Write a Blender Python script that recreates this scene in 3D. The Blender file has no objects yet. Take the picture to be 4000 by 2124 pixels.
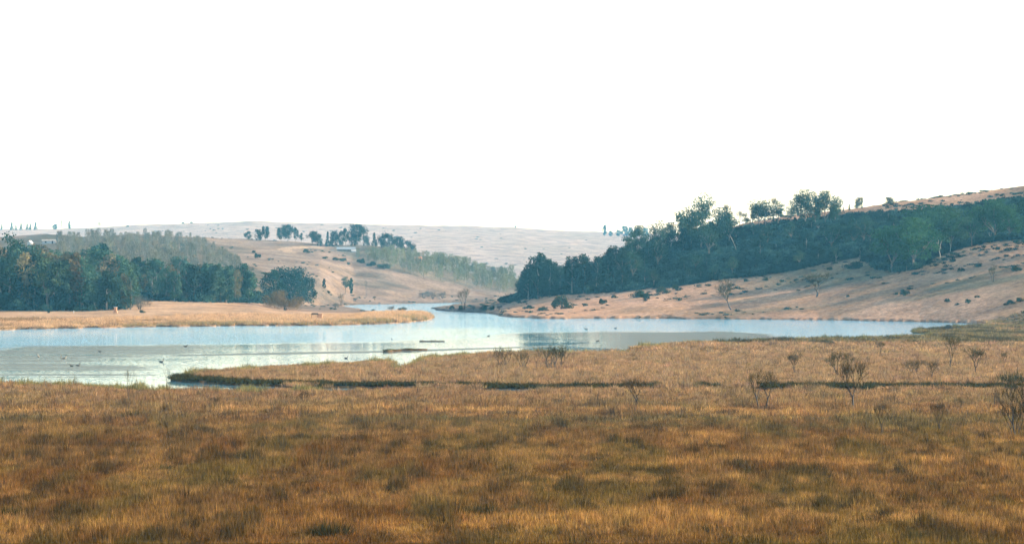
import bpy, math, random
import numpy as np
from mathutils import Vector, Matrix

R = math.radians
SC = bpy.context.scene
COL = SC.collection

# ------------------------------------------------------------------ camera, sky, sun, exposure
H_CAM = 13.6
FPX = 14231.0            # focal length in pixels of the 4000 px wide photograph
YH = 1091.0              # horizon row of the photograph
cam_d = bpy.data.cameras.new('camera')
cam_d.sensor_width = 36.0
cam_d.lens = 36.0 * FPX / 4000.0
cam_d.clip_start = 1.0
cam_d.clip_end = 40000.0
cam_d.shift_y = (YH - 1062.0) / 4000.0
cam = bpy.data.objects.new('camera', cam_d)
cam.location = (0, 0, H_CAM)
cam.rotation_euler = (R(90), 0, 0)
COL.objects.link(cam)
SC.camera = cam

SUN_EL, SUN_AZ = 20.5, 68.0
world = bpy.data.worlds.new('World')
SC.world = world
world.use_nodes = True
wn = world.node_tree.nodes
bg = wn['Background']
sky = wn.new('ShaderNodeTexSky')
sky.sky_type = 'NISHITA'
sky.sun_disc = False
sky.sun_elevation = R(SUN_EL)
sky.sun_rotation = R(SUN_AZ)
sky.air_density = 1.0
sky.dust_density = 0.6
sky.ozone_density = 1.0
world.node_tree.links.new(sky.outputs[0], bg.inputs['Color'])
bg.inputs['Strength'].default_value = 0.075

sun_d = bpy.data.lights.new('sun', 'SUN')
sun_d.energy = 5.0
sun_d.angle = R(0.5)
sun_d.color = (1.0, 0.84, 0.64)
sun = bpy.data.objects.new('sun', sun_d)
sv = Vector((math.cos(R(SUN_EL)) * math.sin(R(SUN_AZ)), math.cos(R(SUN_EL)) * math.cos(R(SUN_AZ)), math.sin(R(SUN_EL))))
sun.rotation_euler = sv.to_track_quat('Z', 'Y').to_euler()
sun.location = sv * 500
COL.objects.link(sun)

SC.view_settings.view_transform = 'Standard'
SC.view_settings.look = 'None'
SC.view_settings.gamma = 1.0
SC.view_settings.use_curve_mapping = False
SC.view_settings.exposure = 2.17
SC.render.engine = 'CYCLES'
SC.cycles.max_bounces = 6
SC.cycles.diffuse_bounces = 2
SC.cycles.glossy_bounces = 2
SC.cycles.transmission_bounces = 4
SC.cycles.transparent_max_bounces = 4
SC.cycles.volume_bounces = 0
SC.cycles.sample_clamp_indirect = 4.0
SC.cycles.use_denoising = True
try:
    SC.cycles.denoiser = 'OPENIMAGEDENOISE'
except Exception:
    pass

rng = np.random.default_rng(11)
rnd = random.Random(5)

# ------------------------------------------------------------------ helpers
def _hash(ix, iy, seed):
    n = (ix.astype(np.int64) * 374761393 + iy.astype(np.int64) * 668265263 + seed * 1274126177) & 0xffffffff
    n = ((n ^ (n >> 13)) * 1274126177) & 0xffffffff
    return ((n ^ (n >> 16)) & 0xffff) / 65535.0

def vnoise(x, y, seed=0):
    x = np.asarray(x, float); y = np.asarray(y, float)
    ix = np.floor(x); iy = np.floor(y)
    fx = x - ix; fy = y - iy
    fx = fx * fx * (3 - 2 * fx); fy = fy * fy * (3 - 2 * fy)
    a = _hash(ix, iy, seed); b = _hash(ix + 1, iy, seed)
    c = _hash(ix, iy + 1, seed); d = _hash(ix + 1, iy + 1, seed)
    return (a + (b - a) * fx) * (1 - fy) + (c + (d - c) * fx) * fy

def fbm(x, y, seed=0, octv=4):
    s = 0; a = 0.5; t = 0
    for o in range(octv):
        s = s + a * vnoise(x * 2 ** o, y * 2 ** o, seed + 17 * o); t += a; a *= 0.5
    return s / t

def sstep(a, b, x):
    t = np.clip((x - a) / (b - a), 0, 1)
    return t * t * (3 - 2 * t)

def in_poly(px, py, poly):
    px = np.asarray(px, float); py = np.asarray(py, float)
    r = np.zeros(px.shape, bool)
    n = len(poly)
    for i in range(n):
        x0, y0 = poly[i]; x1, y1 = poly[(i + 1) % n]
        if y0 == y1:
            continue
        c = ((y0 > py) != (y1 > py)) & (px < (x1 - x0) * (py - y0) / (y1 - y0) + x0)
        r ^= c
    return r

def T(u, tab):
    return np.interp(u, [t[0] for t in tab], [t[1] for t in tab])

def z_of(py, d):            # height of a point seen on photo row py at distance d
    return H_CAM - (py - YH) * d / FPX

def d_of(py):               # distance of the water level seen on photo row py
    return H_CAM * FPX / (py - YH)

# ------------------------------------------------------------------ the land: one height function
LAKE = [(-3500, 1296), (0, 1288), (400, 1280), (700, 1275), (1000, 1272), (1300, 1271), (1500, 1264), (1640, 1257),
        (1688, 1246), (1676, 1236), (1600, 1227), (1450, 1219), (1395, 1206), (1335, 1197), (1375, 1191), (1700, 1184),
        (1960, 1179), (2100, 1179), (2080, 1185), (1970, 1189), (1860, 1194), (1745, 1200), (1692, 1205), (1702, 1211),
        (1754, 1217), (1900, 1222), (1938, 1230), (1990, 1240), (2130, 1246), (2250, 1244), (2500, 1244), (2700, 1246),
        (3200, 1250), (3600, 1258), (3800, 1263), (3905, 1267), (3760, 1279), (3600, 1293), (3560, 1302), (3660, 1308),
        (3540, 1320), (3300, 1327), (3050, 1331), (2850, 1341), (2620, 1348), (2490, 1362), (2460, 1376), (2300, 1380),
        (2000, 1386), (1750, 1400), (1645, 1412), (1612, 1430), (1558, 1450), (1540, 1446), (1530, 1420), (1400, 1426),
        (1200, 1436), (1000, 1448), (850, 1456), (700, 1474), (668, 1482), (690, 1492), (760, 1497), (900, 1503),
        (1000, 1508), (1300, 1517), (2000, 1521), (2400, 1525), (3000, 1525), (4300, 1530), (5500, 1534), (5500, 1545),
        (4300, 1541), (3000, 1537), (2400, 1536), (1700, 1538), (1300, 1545), (900, 1548), (650, 1540), (400, 1526), (0, 1514),
        (-400, 1508), (-3500, 1500)]
ISLET = [(1480, 1372.5), (1560, 1370.2), (1680, 1367), (1690, 1368.3), (1600, 1371.5), (1500, 1374)]

SH_L = [(-3000, 1292), (0, 1288), (400, 1280), (700, 1275), (1000, 1272), (1300, 1271), (1500, 1264), (1640, 1257), (1690, 1246),
        (1700, 1240), (2200, 1200)]
L1 = [(-3000, 1216, 1250), (0, 1213, 1250), (300, 1214, 1250), (480, 1210, 1260), (560, 1176, 1400), (800, 1181, 1400), (1000, 1183, 1480),
      (1120, 1187, 1700), (1250, 1190, 1880), (1380, 1191, 1960), (1500, 1188, 2000), (1700, 1184, 2100), (1900, 1180, 2170), (2300, 1180, 2170), (5000, 1190, 2170)]
L2 = [(-3000, 1090, 1800), (0, 1085, 1800), (300, 1075, 1800), (520, 1065, 1800), (800, 1065, 1850), (1000, 1072, 1900), (1250, 1085, 1980),
      (1380, 1112, 2150), (1500, 1110, 2200), (1700, 1136, 2250), (1900, 1155, 2300), (2050, 1160, 2300), (2300, 1163, 2300), (5000, 1172, 2400)]
L3 = [(-3000, 930, 2500), (0, 922, 2500), (180, 912, 2500), (300, 922, 2450), (520, 915, 2450), (800, 927, 2500), (1000, 937, 2550), (1150, 944, 2550),
      (1250, 953, 2550), (1320, 955, 2550), (1400, 956, 2530), (1500, 963, 2500), (1600, 985, 2480), (1700, 1025, 2480), (1900, 1085, 2500), (2050, 1112, 2500), (2300, 1140, 2500),
      (5000, 1160, 2600)]
SH_R = [(1500, 1225), (1900, 1224), (1940, 1230), (1990, 1240), (2130, 1246), (2300, 1244), (2700, 1246), (3200, 1250), (3600, 1258),
        (3900, 1267), (4300, 1280), (7000, 1300)]
R2 = [(1500, 1190, 1900), (1690, 1206, 1560), (1900, 1208, 1480), (2000, 1200, 1430), (2100, 1192, 1410), (2300, 1166, 1400), (2500, 1141, 1400), (2700, 1115, 1400),
      (2900, 1090, 1400), (3100, 1066, 1395), (3300, 1035, 1380), (3500, 1010, 1370), (3800, 972, 1360), (4000, 950, 1350), (4300, 920, 1350), (7000, 750, 1350)]
R3 = [(1500, 1188, 2000), (1690, 1203, 1640), (1900, 1194, 1560), (1990, 1182, 1550), (2100, 1145, 1540), (2300, 1078, 1560), (2500, 1003, 1570), (2700, 935, 1580),
      (2900, 872, 1590), (3100, 838, 1590), (3300, 817, 1590), (3400, 803, 1590), (3500, 788, 1590), (3700, 764, 1590), (4000, 727, 1590), (4300, 690, 1590), (7000, 420, 1600)]
FARR = [(-3000, 905), (-300, 897), (0, 895), (220, 893), (400, 886), (600, 878), (750, 871), (900, 867), (1000, 866), (1200, 869), (1400, 873), (1600, 878),
        (1800, 884), (2000, 888), (2340, 906), (2500, 911), (2700, 915), (4200, 930), (7000, 950)]

def _tab3(u, tab):
    py = np.interp(u, [t[0] for t in tab], [t[1] for t in tab]); d = np.interp(u, [t[0] for t in tab], [t[2] for t in tab])
    return z_of(py, d), d

def _profile(d, ks):        # piecewise through (d, z) knots
    z = np.full(d.shape, -1e3)
    for (d0, z0), (d1, z1) in zip(ks[:-1], ks[1:]):
        t = (d - d0) / np.maximum(d1 - d0, 1e-3)
        m = (t >= 0) & (t <= 1)
        z = np.where(m, z0 + (z1 - z0) * np.clip(t, 0, 1), z)
    d1, z1 = ks[-1]
    return np.where(d > d1, z1, z)

def lake_mask(u, d):
    py = YH + H_CAM * FPX / np.maximum(d, 5.0)
    x = (u - 2000) / FPX * d
    k = np.clip((py - YH) / 300.0, 0.25, 1.6)
    uu = u + (fbm(x / 5, d / 14, 3, 3) - 0.5) * 26
    pp = py + (fbm(x / 6, d / 18, 5, 3) - 0.5) * 9 * k
    m = in_poly(uu, pp, LAKE) & ~in_poly(uu, pp, ISLET)
    return m

def terr(u, d, mask=True):
    u, d = np.broadcast_arrays(np.asarray(u, float), np.asarray(d, float))
    x = (u - 2000) / FPX * d
    marsh = 0.32 + 0.5 * (fbm(x / 18, d / 30, 7, 4) - 0.45)
    z = marsh
    zero = 0.3 + 0 * u
    # left bank, hill behind it
    z1, d1 = _tab3(u, L1); z2, d2 = _tab3(u, L2); z3, d3 = _tab3(u, L3)
    dl = H_CAM * FPX / (T(u, SH_L) - YH)
    bumps = (fbm(x / 60, d / 90, 21, 4) - 0.5)
    zl = _profile(d, [(dl - 6, 0.2 + 0 * u), (np.minimum(dl + 60, d1 - 5), 0.9 + 0 * u), (d1, z1), (d2, z2), (d3, z3), (d3 + 260, z3 - 6), (3300 + 0 * d3, 8 + 0 * u), (3600 + 0 * d3, 0 * u)])
    zl = zl + bumps * 3.0 * sstep(1300, 2200, d)
    # right hill
    z2r, d2r = _tab3(u, R2); z3r, d3r = _tab3(u, R3)
    dr = H_CAM * FPX / (T(u, SH_R) - YH)
    side = sstep(1600, 1760, u)
    zr = _profile(d, [(dr - 6, 0.2 + 0 * u), (dr + 12, 0.9 + 0 * u), (d2r, z2r), (d3r, z3r), (d3r + 500, z3r * 0.97), (2600 + 0 * u, z3r * 0.4), (3300 + 0 * u, 0 * u)])
    zr = np.where(u > 1685, zr + bumps * 1.6 * sstep(1230, 1420, d), -10)
    # far plateau
    zf = _profile(d, [(3350 + 0 * u, 6 + 0 * u), (4300 + 0 * u, z_of(T(u, FARR) + 72, 4300)), (5200 + 0 * u, z_of(T(u, FARR), 5200)),
                      (7000 + 0 * u, z_of(T(u, FARR), 5200) * 0.97), (9500 + 0 * u, z_of(T(u, FARR), 5200) * 0.9)])
    zf = np.where(d > 3350, zf + bumps * 4, zf)
    z = np.maximum(np.maximum(z, zl), np.maximum(zr, zf))
    # bank the photographer stands on
    z = np.maximum(z, 12.0 * (1 - sstep(14, 135, d)))
    if mask:
        z = np.where(lake_mask(u, d), -1.3, z)
    return z

def pos(u, d, dz=0.0):
    z = float(terr(np.array([float(u)]), np.array([float(d)]), False)[0])
    return ((u - 2000) / FPX * d, d, max(z, 0.1) + dz)

_dcache = {}
def hit(u, py, dmin, dmax):     # distance at which the land is seen on photo row py
    k = (dmin, dmax)
    if k not in _dcache:
        _dcache[k] = np.linspace(dmin, dmax, 240)
    ds = _dcache[k]
    z = np.maximum(terr(np.full(ds.shape, float(u)), ds, False), 0)
    rows = YH + (H_CAM - z) * FPX / ds
    ok = np.nonzero(rows <= py)[0]
    return float(ds[ok[0]]) if len(ok) else float(ds[np.argmin(rows)])

# ------------------------------------------------------------------ materials
def mat(name):
    m = bpy.data.materials.new(name); m.use_nodes = True
    nt = m.node_tree
    for n in list(nt.nodes):
        nt.nodes.remove(n)
    out = nt.nodes.new('ShaderNodeOutputMaterial')
    return m, nt, out

def N(nt, t, **kw):
    n = nt.nodes.new(t)
    for k, v in kw.items():
        setattr(n, k, v)
    return n

def plain(name, color, rough=0.8, var=0.25, scale=3.0):
    m, nt, out = mat(name)
    b = N(nt, 'ShaderNodeBsdfPrincipled'); b.inputs['Roughness'].default_value = rough
    tc = N(nt, 'ShaderNodeTexCoord'); no = N(nt, 'ShaderNodeTexNoise'); no.inputs['Scale'].default_value = scale
    no.inputs['Detail'].default_value = 5
    mr = N(nt, 'ShaderNodeMapRange'); mr.inputs['From Min'].default_value = 0.3; mr.inputs['From Max'].default_value = 0.7
    mr.inputs['To Min'].default_value = 1 - var; mr.inputs['To Max'].default_value = 1 + var
    mx = N(nt, 'ShaderNodeVectorMath', operation='SCALE'); mx.inputs[0].default_value = color
    L = nt.links.new
    L(tc.outputs['Object'], no.inputs['Vector']); L(no.outputs['Fac'], mr.inputs['Value']); L(mr.outputs[0], mx.inputs['Scale'])
    L(mx.outputs[0], b.inputs['Base Color']); L(b.outputs[0], out.inputs['Surface'])
    return m

def leafy(name, color, transl=0.3, inst=False, alt=None):
    """foliage: leaf colour times the clump's own tint, some light passing through"""
    m, nt, out = mat(name)
    L = nt.links.new
    at = N(nt, 'ShaderNodeAttribute', attribute_name='tone')
    oi = N(nt, 'ShaderNodeObjectInfo')
    mix = N(nt, 'ShaderNodeMix', data_type='RGBA')
    mix.inputs['A'].default_value = (*color, 1)
    mix.inputs['B'].default_value = (*(alt or tuple(min(1, c * 2.0) for c in color)), 1)
    L(at.outputs['Fac'], mix.inputs['Factor'])
    mul = N(nt, 'ShaderNodeVectorMath', operation='MULTIPLY')
    L(mix.outputs['Result'], mul.inputs[0])
    if inst:
        a2 = N(nt, 'ShaderNodeAttribute', attribute_name='tint', attribute_type='INSTANCER')
        L(a2.outputs['Color'], mul.inputs[1])
    else:
        L(oi.outputs['Color'], mul.inputs[1])
    d = N(nt, 'ShaderNodeBsdfDiffuse'); t = N(nt, 'ShaderNodeBsdfTranslucent'); ms = N(nt, 'ShaderNodeMixShader')
    ms.inputs[0].default_value = transl
    L(mul.outputs[0], d.inputs[0]); L(mul.outputs[0], t.inputs[0])
    L(d.outputs[0], ms.inputs[1]); L(t.outputs[0], ms.inputs[2]); L(ms.outputs[0], out.inputs['Surface'])
    return m

def ground_mat():
    m, nt, out = mat('ground_dry_grass')
    L = nt.links.new
    at = N(nt, 'ShaderNodeAttribute', attribute_name='col')
    geo = N(nt, 'ShaderNodeNewGeometry')
    mp = N(nt, 'ShaderNodeMapping'); mp.inputs['Scale'].default_value = (1, 0.5, 1)
    L(geo.outputs['Position'], mp.inputs['Vector'])
    n1 = N(nt, 'ShaderNodeTexNoise'); n1.inputs['Scale'].default_value = 0.55; n1.inputs['Detail'].default_value = 8; n1.inputs['Roughness'].default_value = 0.75
    n2 = N(nt, 'ShaderNodeTexNoise'); n2.inputs['Scale'].default_value = 0.06; n2.inputs['Detail'].default_value = 5
    L(mp.outputs[0], n1.inputs['Vector']); L(mp.outputs[0], n2.inputs['Vector'])
    r1 = N(nt, 'ShaderNodeMapRange'); r1.inputs['From Min'].default_value = 0.3; r1.inputs['From Max'].default_value = 0.7
    r1.inputs['To Min'].default_value = 0.5; r1.inputs['To Max'].default_value = 1.45
    r2 = N(nt, 'ShaderNodeMapRange'); r2.inputs['From Min'].default_value = 0.3; r2.inputs['From Max'].default_value = 0.7
    r2.inputs['To Min'].default_value = 0.7; r2.inputs['To Max'].default_value = 1.25
    L(n1.outputs['Fac'], r1.inputs['Value']); L(n2.outputs['Fac'], r2.inputs['Value'])
    mu = N(nt, 'ShaderNodeMath', operation='MULTIPLY'); L(r1.outputs[0], mu.inputs[0]); L(r2.outputs[0], mu.inputs[1])
    sc = N(nt, 'ShaderNodeVectorMath', operation='SCALE'); L(at.outputs['Color'], sc.inputs[0]); L(mu.outputs[0], sc.inputs['Scale'])
    d = N(nt, 'ShaderNodeBsdfDiffuse'); d.inputs['Roughness'].default_value = 1.0
    L(sc.outputs[0], d.inputs['Color'])
    # grass stands up: tilt the shading normal at random
    nv = N(nt, 'ShaderNodeTexNoise'); nv.inputs['Scale'].default_value = 1.3; nv.inputs['Detail'].default_value = 3
    L(geo.outputs['Position'], nv.inputs['Vector'])
    sb = N(nt, 'ShaderNodeVectorMath', operation='SUBTRACT'); sb.inputs[1].default_value = (0.5, 0.5, 0.5); L(nv.outputs['Color'], sb.inputs[0])
    s2 = N(nt, 'ShaderNodeVectorMath', operation='SCALE'); s2.inputs['Scale'].default_value = 1.3; L(sb.outputs[0], s2.inputs[0])
    ad = N(nt, 'ShaderNodeVectorMath', operation='ADD'); L(geo.outputs['Normal'], ad.inputs[0]); L(s2.outputs[0], ad.inputs[1])
    nn = N(nt, 'ShaderNodeVectorMath', operation='NORMALIZE'); L(ad.outputs[0], nn.inputs[0])
    L(nn.outputs[0], d.inputs['Normal'])
    L(d.outputs[0], out.inputs['Surface'])
    return m

def water_mat():
    m, nt, out = mat('lake_water')
    L = nt.links.new
    at = N(nt, 'ShaderNodeAttribute', attribute_name='ripple')
    am = N(nt, 'ShaderNodeAttribute', attribute_name='grey_mix')
    geo = N(nt, 'ShaderNodeNewGeometry')
    mp = N(nt, 'ShaderNodeMapping'); mp.inputs['Scale'].default_value = (0.9, 1.6, 1)
    L(geo.outputs['Position'], mp.inputs['Vector'])
    nv = N(nt, 'ShaderNodeTexNoise'); nv.inputs['Scale'].default_value = 2.3; nv.inputs['Detail'].default_value = 3
    L(mp.outputs[0], nv.inputs['Vector'])
    sb = N(nt, 'ShaderNodeVectorMath', operation='SUBTRACT'); sb.inputs[1].default_value = (0.5, 0.5, 0.5); L(nv.outputs['Color'], sb.inputs[0])
    fl = N(nt, 'ShaderNodeVectorMath', operation='MULTIPLY'); fl.inputs[1].default_value = (0.6, 1.0, 0.0); L(sb.outputs[0], fl.inputs[0])
    s2 = N(nt, 'ShaderNodeVectorMath', operation='SCALE'); L(fl.outputs[0], s2.inputs[0]); L(at.outputs['Fac'], s2.inputs['Scale'])
    ad = N(nt, 'ShaderNodeVectorMath', operation='ADD'); ad.inputs[1].default_value = (0, 0, 1); L(s2.outputs[0], ad.inputs[0])
    nn = N(nt, 'ShaderNodeVectorMath', operation='NORMALIZE'); L(ad.outputs[0], nn.inputs[0])
    b = N(nt, 'ShaderNodeBsdfPrincipled')
    b.inputs['IOR'].default_value = 1.333; b.inputs['Roughness'].default_value = 0.04
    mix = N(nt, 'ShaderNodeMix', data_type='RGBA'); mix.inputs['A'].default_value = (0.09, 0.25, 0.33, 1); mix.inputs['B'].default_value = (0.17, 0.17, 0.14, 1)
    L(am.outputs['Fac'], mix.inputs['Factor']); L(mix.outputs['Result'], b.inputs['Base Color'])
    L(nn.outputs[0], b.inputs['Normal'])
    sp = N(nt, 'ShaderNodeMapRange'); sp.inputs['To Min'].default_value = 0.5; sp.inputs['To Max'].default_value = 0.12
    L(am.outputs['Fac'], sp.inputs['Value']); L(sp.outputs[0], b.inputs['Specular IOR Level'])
    df = N(nt, 'ShaderNodeBsdfDiffuse'); df.inputs['Color'].default_value = (0.085, 0.105, 0.105, 1)  # plain grey blended over the water inside the outlined patches
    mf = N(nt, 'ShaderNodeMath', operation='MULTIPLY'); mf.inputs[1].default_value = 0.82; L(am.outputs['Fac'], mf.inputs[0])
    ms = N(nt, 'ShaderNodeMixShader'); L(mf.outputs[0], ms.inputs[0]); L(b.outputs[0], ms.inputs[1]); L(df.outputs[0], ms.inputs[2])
    L(ms.outputs[0], out.inputs['Surface'])
    return m

M_GROUND = ground_mat()
M_WATER = water_mat()
M_GUM = leafy('gum_foliage', (0.015, 0.042, 0.028), 0.15, alt=(0.048, 0.085, 0.046))
M_DARK = leafy('evergreen_foliage', (0.010, 0.031, 0.025), 0.15, alt=(0.032, 0.062, 0.04))
M_OLIVE = leafy('autumn_foliage', (0.045, 0.052, 0.03), 0.25, alt=(0.095, 0.088, 0.05))
M_PINE = leafy('pine_foliage', (0.014, 0.036, 0.03), 0.1, alt=(0.035, 0.062, 0.042))
M_POPLAR = leafy('bare_poplar_twigs', (0.10, 0.105, 0.08), 0.1, alt=(0.19, 0.185, 0.13))
M_TWIG = leafy('bare_twigs', (0.042, 0.034, 0.016), 0.12, alt=(0.09, 0.072, 0.032))
M_GREY = leafy('grey_scrub', (0.09, 0.085, 0.07), 0.1, alt=(0.16, 0.15, 0.12))
M_SHRUB = leafy('shrub_leaves', (0.018, 0.036, 0.022), 0.15, alt=(0.05, 0.072, 0.036))
M_SCRUB = leafy('scrub_leaves', (0.010, 0.027, 0.024), 0.12, True, alt=(0.028, 0.05, 0.036))
M_BLADE = leafy('grass_blades', (0.55, 0.55, 0.55), 0.40, True, alt=(1.9, 1.85, 1.7))
M_BARK = plain('dark_bark', (0.03, 0.022, 0.016), 0.9, 0.3, 2.0)
M_PALE = plain('pale_gum_bark', (0.36, 0.32, 0.26), 0.8, 0.35, 0.6)
M_GUMBARK = plain('gum_bark', (0.16, 0.14, 0.115), 0.85, 0.4, 0.6)
M_GREYBARK = plain('grey_bark', (0.2, 0.18, 0.15), 0.9, 0.3, 1.0)
M_WHITE = plain('white_paint', (0.45, 0.45, 0.44), 0.6, 0.08, 2.0)
M_ROOF = plain('pale_metal_roof', (0.20, 0.23, 0.25), 0.8, 0.15, 1.0)
M_RED = plain('orange_red_tiles', (0.5, 0.2, 0.1), 0.8, 0.2, 1.5)
M_ORANGE = plain('orange_painted_block', (0.45, 0.25, 0.13), 0.8, 0.2, 1.5)
M_THATCH = plain('brown_thatch', (0.12, 0.08, 0.045), 0.95, 0.35, 3.0)
M_GLASS = plain('dark_window', (0.03, 0.035, 0.04), 0.2, 0.1, 2.0)
M_DUCK = plain('dark_feathers', (0.03, 0.026, 0.024), 0.7, 0.3, 8.0)
M_DUCKPALE = plain('pale_feathers', (0.32, 0.25, 0.17), 0.7, 0.3, 8.0)
M_WOOD = plain('grey_dead_wood', (0.16, 0.12, 0.08), 0.9, 0.35, 2.0)

# ------------------------------------------------------------------ object helpers
def mesh_np(name, verts, faces, mats, attrs=None, smooth=False, fmat=None):
    me = bpy.data.meshes.new(name)
    me.from_pydata([tuple(v) for v in verts] if not isinstance(verts, list) else verts, [], faces)
    for m in mats:
        me.materials.append(m)
    if attrs:
        for k, v in attrs.items():
            a = me.attributes.new(k, 'FLOAT', 'POINT'); a.data.foreach_set('value', np.asarray(v, np.float32))
    if fmat is not None:
        me.polygons.foreach_set('material_index', np.asarray(fmat, np.int32))
    if smooth:
        me.polygons.foreach_set('use_smooth', np.ones(len(me.polygons), bool))
    me.update()
    return me

def grid_mesh(name, X, Y, Z, mats, cols=None, attrs=None):
    nr, nc = X.shape
    v = np.stack([X, Y, Z], -1).reshape(-1, 3).astype(np.float32)
    i = np.arange((nr - 1) * (nc - 1)); r = i // (nc - 1); c = i % (nc - 1)
    a = r * nc + c
    f = np.stack([a, a + 1, a + nc + 1, a + nc], -1).astype(np.int32)
    me = bpy.data.meshes.new(name)
    me.vertices.add(len(v)); me.vertices.foreach_set('co', v.ravel())
    me.loops.add(f.size); me.loops.foreach_set('vertex_index', f.ravel())
    me.polygons.add(len(f)); me.polygons.foreach_set('loop_start', np.arange(len(f), dtype=np.int32) * 4)
    me.polygons.foreach_set('use_smooth', np.ones(len(f), bool))
    for m in mats:
        me.materials.append(m)
    if cols is not None:
        at = me.attributes.new('col', 'FLOAT_COLOR', 'POINT')
        at.data.foreach_set('color', np.concatenate([cols.reshape(-1, 3), np.ones((len(v), 1))], 1).astype(np.float32).ravel())
    for k, w in (attrs or {}).items():
        at = me.attributes.new(k, 'FLOAT', 'POINT'); at.data.foreach_set('value', w.ravel().astype(np.float32))
    me.update(calc_edges=True)
    me.validate()
    return me

def link(name, data, parent=None, **props):
    o = bpy.data.objects.new(name, data); COL.objects.link(o)
    if parent is not None:
        o.parent = parent
    for k, v in props.items():
        o[k] = v
    return o

def structure(name, data, label=None):
    o = link(name, data, kind='structure')
    if label:
        o['label'] = label
    return o

class MB:
    """collects tubes, leaves and boxes into one mesh"""
    def __init__(s):
        s.v = []; s.f = []; s.t = []; s.m = []
    def tube(s, pts, rads, n=5, tone=0.3, mi=0, cap=True):
        base = len(s.v); pts = [Vector(p) for p in pts]
        up = Vector((0.3, 0.9, 0.1))
        for i, p in enumerate(pts):
            q = pts[min(i + 1, len(pts) - 1)] - pts[max(i - 1, 0)]
            q.normalize()
            a = q.cross(up)
            if a.length < 1e-3:
                a = q.cross(Vector((1, 0, 0)))
            a.normalize(); b = q.cross(a)
            for k in range(n):
                w = 2 * math.pi * k / n
                s.v.append(tuple(p + (a * math.cos(w) + b * math.sin(w)) * rads[i])); s.t.append(tone)
        for i in range(len(pts) - 1):
            for k in range(n):
                s.f.append((base + i * n + k, base + i * n + (k + 1) % n, base + (i + 1) * n + (k + 1) % n, base + (i + 1) * n + k)); s.m.append(mi)
        if cap:
            s.f.append(tuple(base + (len(pts) - 1) * n + k for k in range(n))); s.m.append(mi)
            s.f.append(tuple(base + n - 1 - k for k in range(n))); s.m.append(mi)
    def leaves(s, C, size, tone, r, aspect=0.6, hang=0.0, mi=0):
        n = len(C)
        a = r.normal(size=(n, 3)); a[:, 2] -= hang; a /= np.linalg.norm(a, axis=1)[:, None]
        b = np.cross(a, r.normal(size=(n, 3))); b /= np.linalg.norm(b, axis=1)[:, None]
        sz = (size * r.uniform(0.55, 1.35, n))[:, None] * 0.5
        P = np.stack([C - a * sz - b * sz * aspect * 0.6, C - a * sz * 0.2 + b * sz * aspect * 1.2, C + a * sz * 1.1 + b * sz * aspect * 0.1, C + a * sz * 0.1 - b * sz * aspect], 1).reshape(-1, 3)
        base = len(s.v)
        s.v.extend(map(tuple, P.tolist())); s.t.extend(np.repeat(tone, 4).tolist())
        s.f.extend([(base + 4 * i, base + 4 * i + 1, base + 4 * i + 2, base + 4 * i + 3) for i in range(n)])
        s.m.extend([mi] * n)
    def blades(s, C, D, wid, tone, mi=0):
        """thin upright twigs: triangles from C along D"""
        n = len(C); w = rng.normal(size=(n, 3)); w = np.cross(D, w); w /= np.linalg.norm(w, axis=1)[:, None]
        P = np.stack([C - w * wid, C + w * wid, C + D], 1).reshape(-1, 3)
        base = len(s.v)
        s.v.extend(map(tuple, P.tolist())); s.t.extend(np.repeat(tone, 3).tolist())
        s.f.extend([(base + 3 * i, base + 3 * i + 1, base + 3 * i + 2) for i in range(n)]); s.m.extend([mi] * n)
    def box(s, c, h, mi=0, tone=0.3, taper=1.0):
        base = len(s.v)
        for z in (-1, 1):
            k = taper if z > 0 else 1.0
            for (a, b) in ((-1, -1), (1, -1), (1, 1), (-1, 1)):
                s.v.append((c[0] + a * h[0] * k, c[1] + b * h[1] * k, c[2] + z * h[2])); s.t.append(tone)
        for q in ((3, 2, 1, 0), (4, 5, 6, 7), (0, 1, 5, 4), (1, 2, 6, 5), (2, 3, 7, 6), (3, 0, 4, 7)):
            s.f.append(tuple(base + k for k in q)); s.m.append(mi)
    def poly(s, pts, mi=0, tone=0.3):
        base = len(s.v)
        for p in pts:
            s.v.append(tuple(p)); s.t.append(tone)
        s.f.append(tuple(range(base, base + len(pts)))); s.m.append(mi)
    def mesh(s, name, mats, smooth=False):
        return mesh_np(name, s.v, s.f, mats if isinstance(mats, (list, tuple)) else [mats], {'tone': s.t}, smooth, s.m)

# ------------------------------------------------------------------ ground sheet
us = np.concatenate([np.arange(-3500, -150, 60), np.arange(-150, 4150, 9.0), np.arange(4150, 7600, 60)])
ds = [8.0]
while ds[-1] < 9400:
    d = ds[-1]
    ds.append(d * (1.03 if d < 150 else 1.0042 if d < 1500 else 1.0075 if d < 3300 else 1.012))
ds = np.array(ds)
U, D = np.meshgrid(us, ds)
Z = terr(U, D)
X = (U - 2000) / FPX * D
ROW = YH + (H_CAM - Z) * FPX / D

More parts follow.
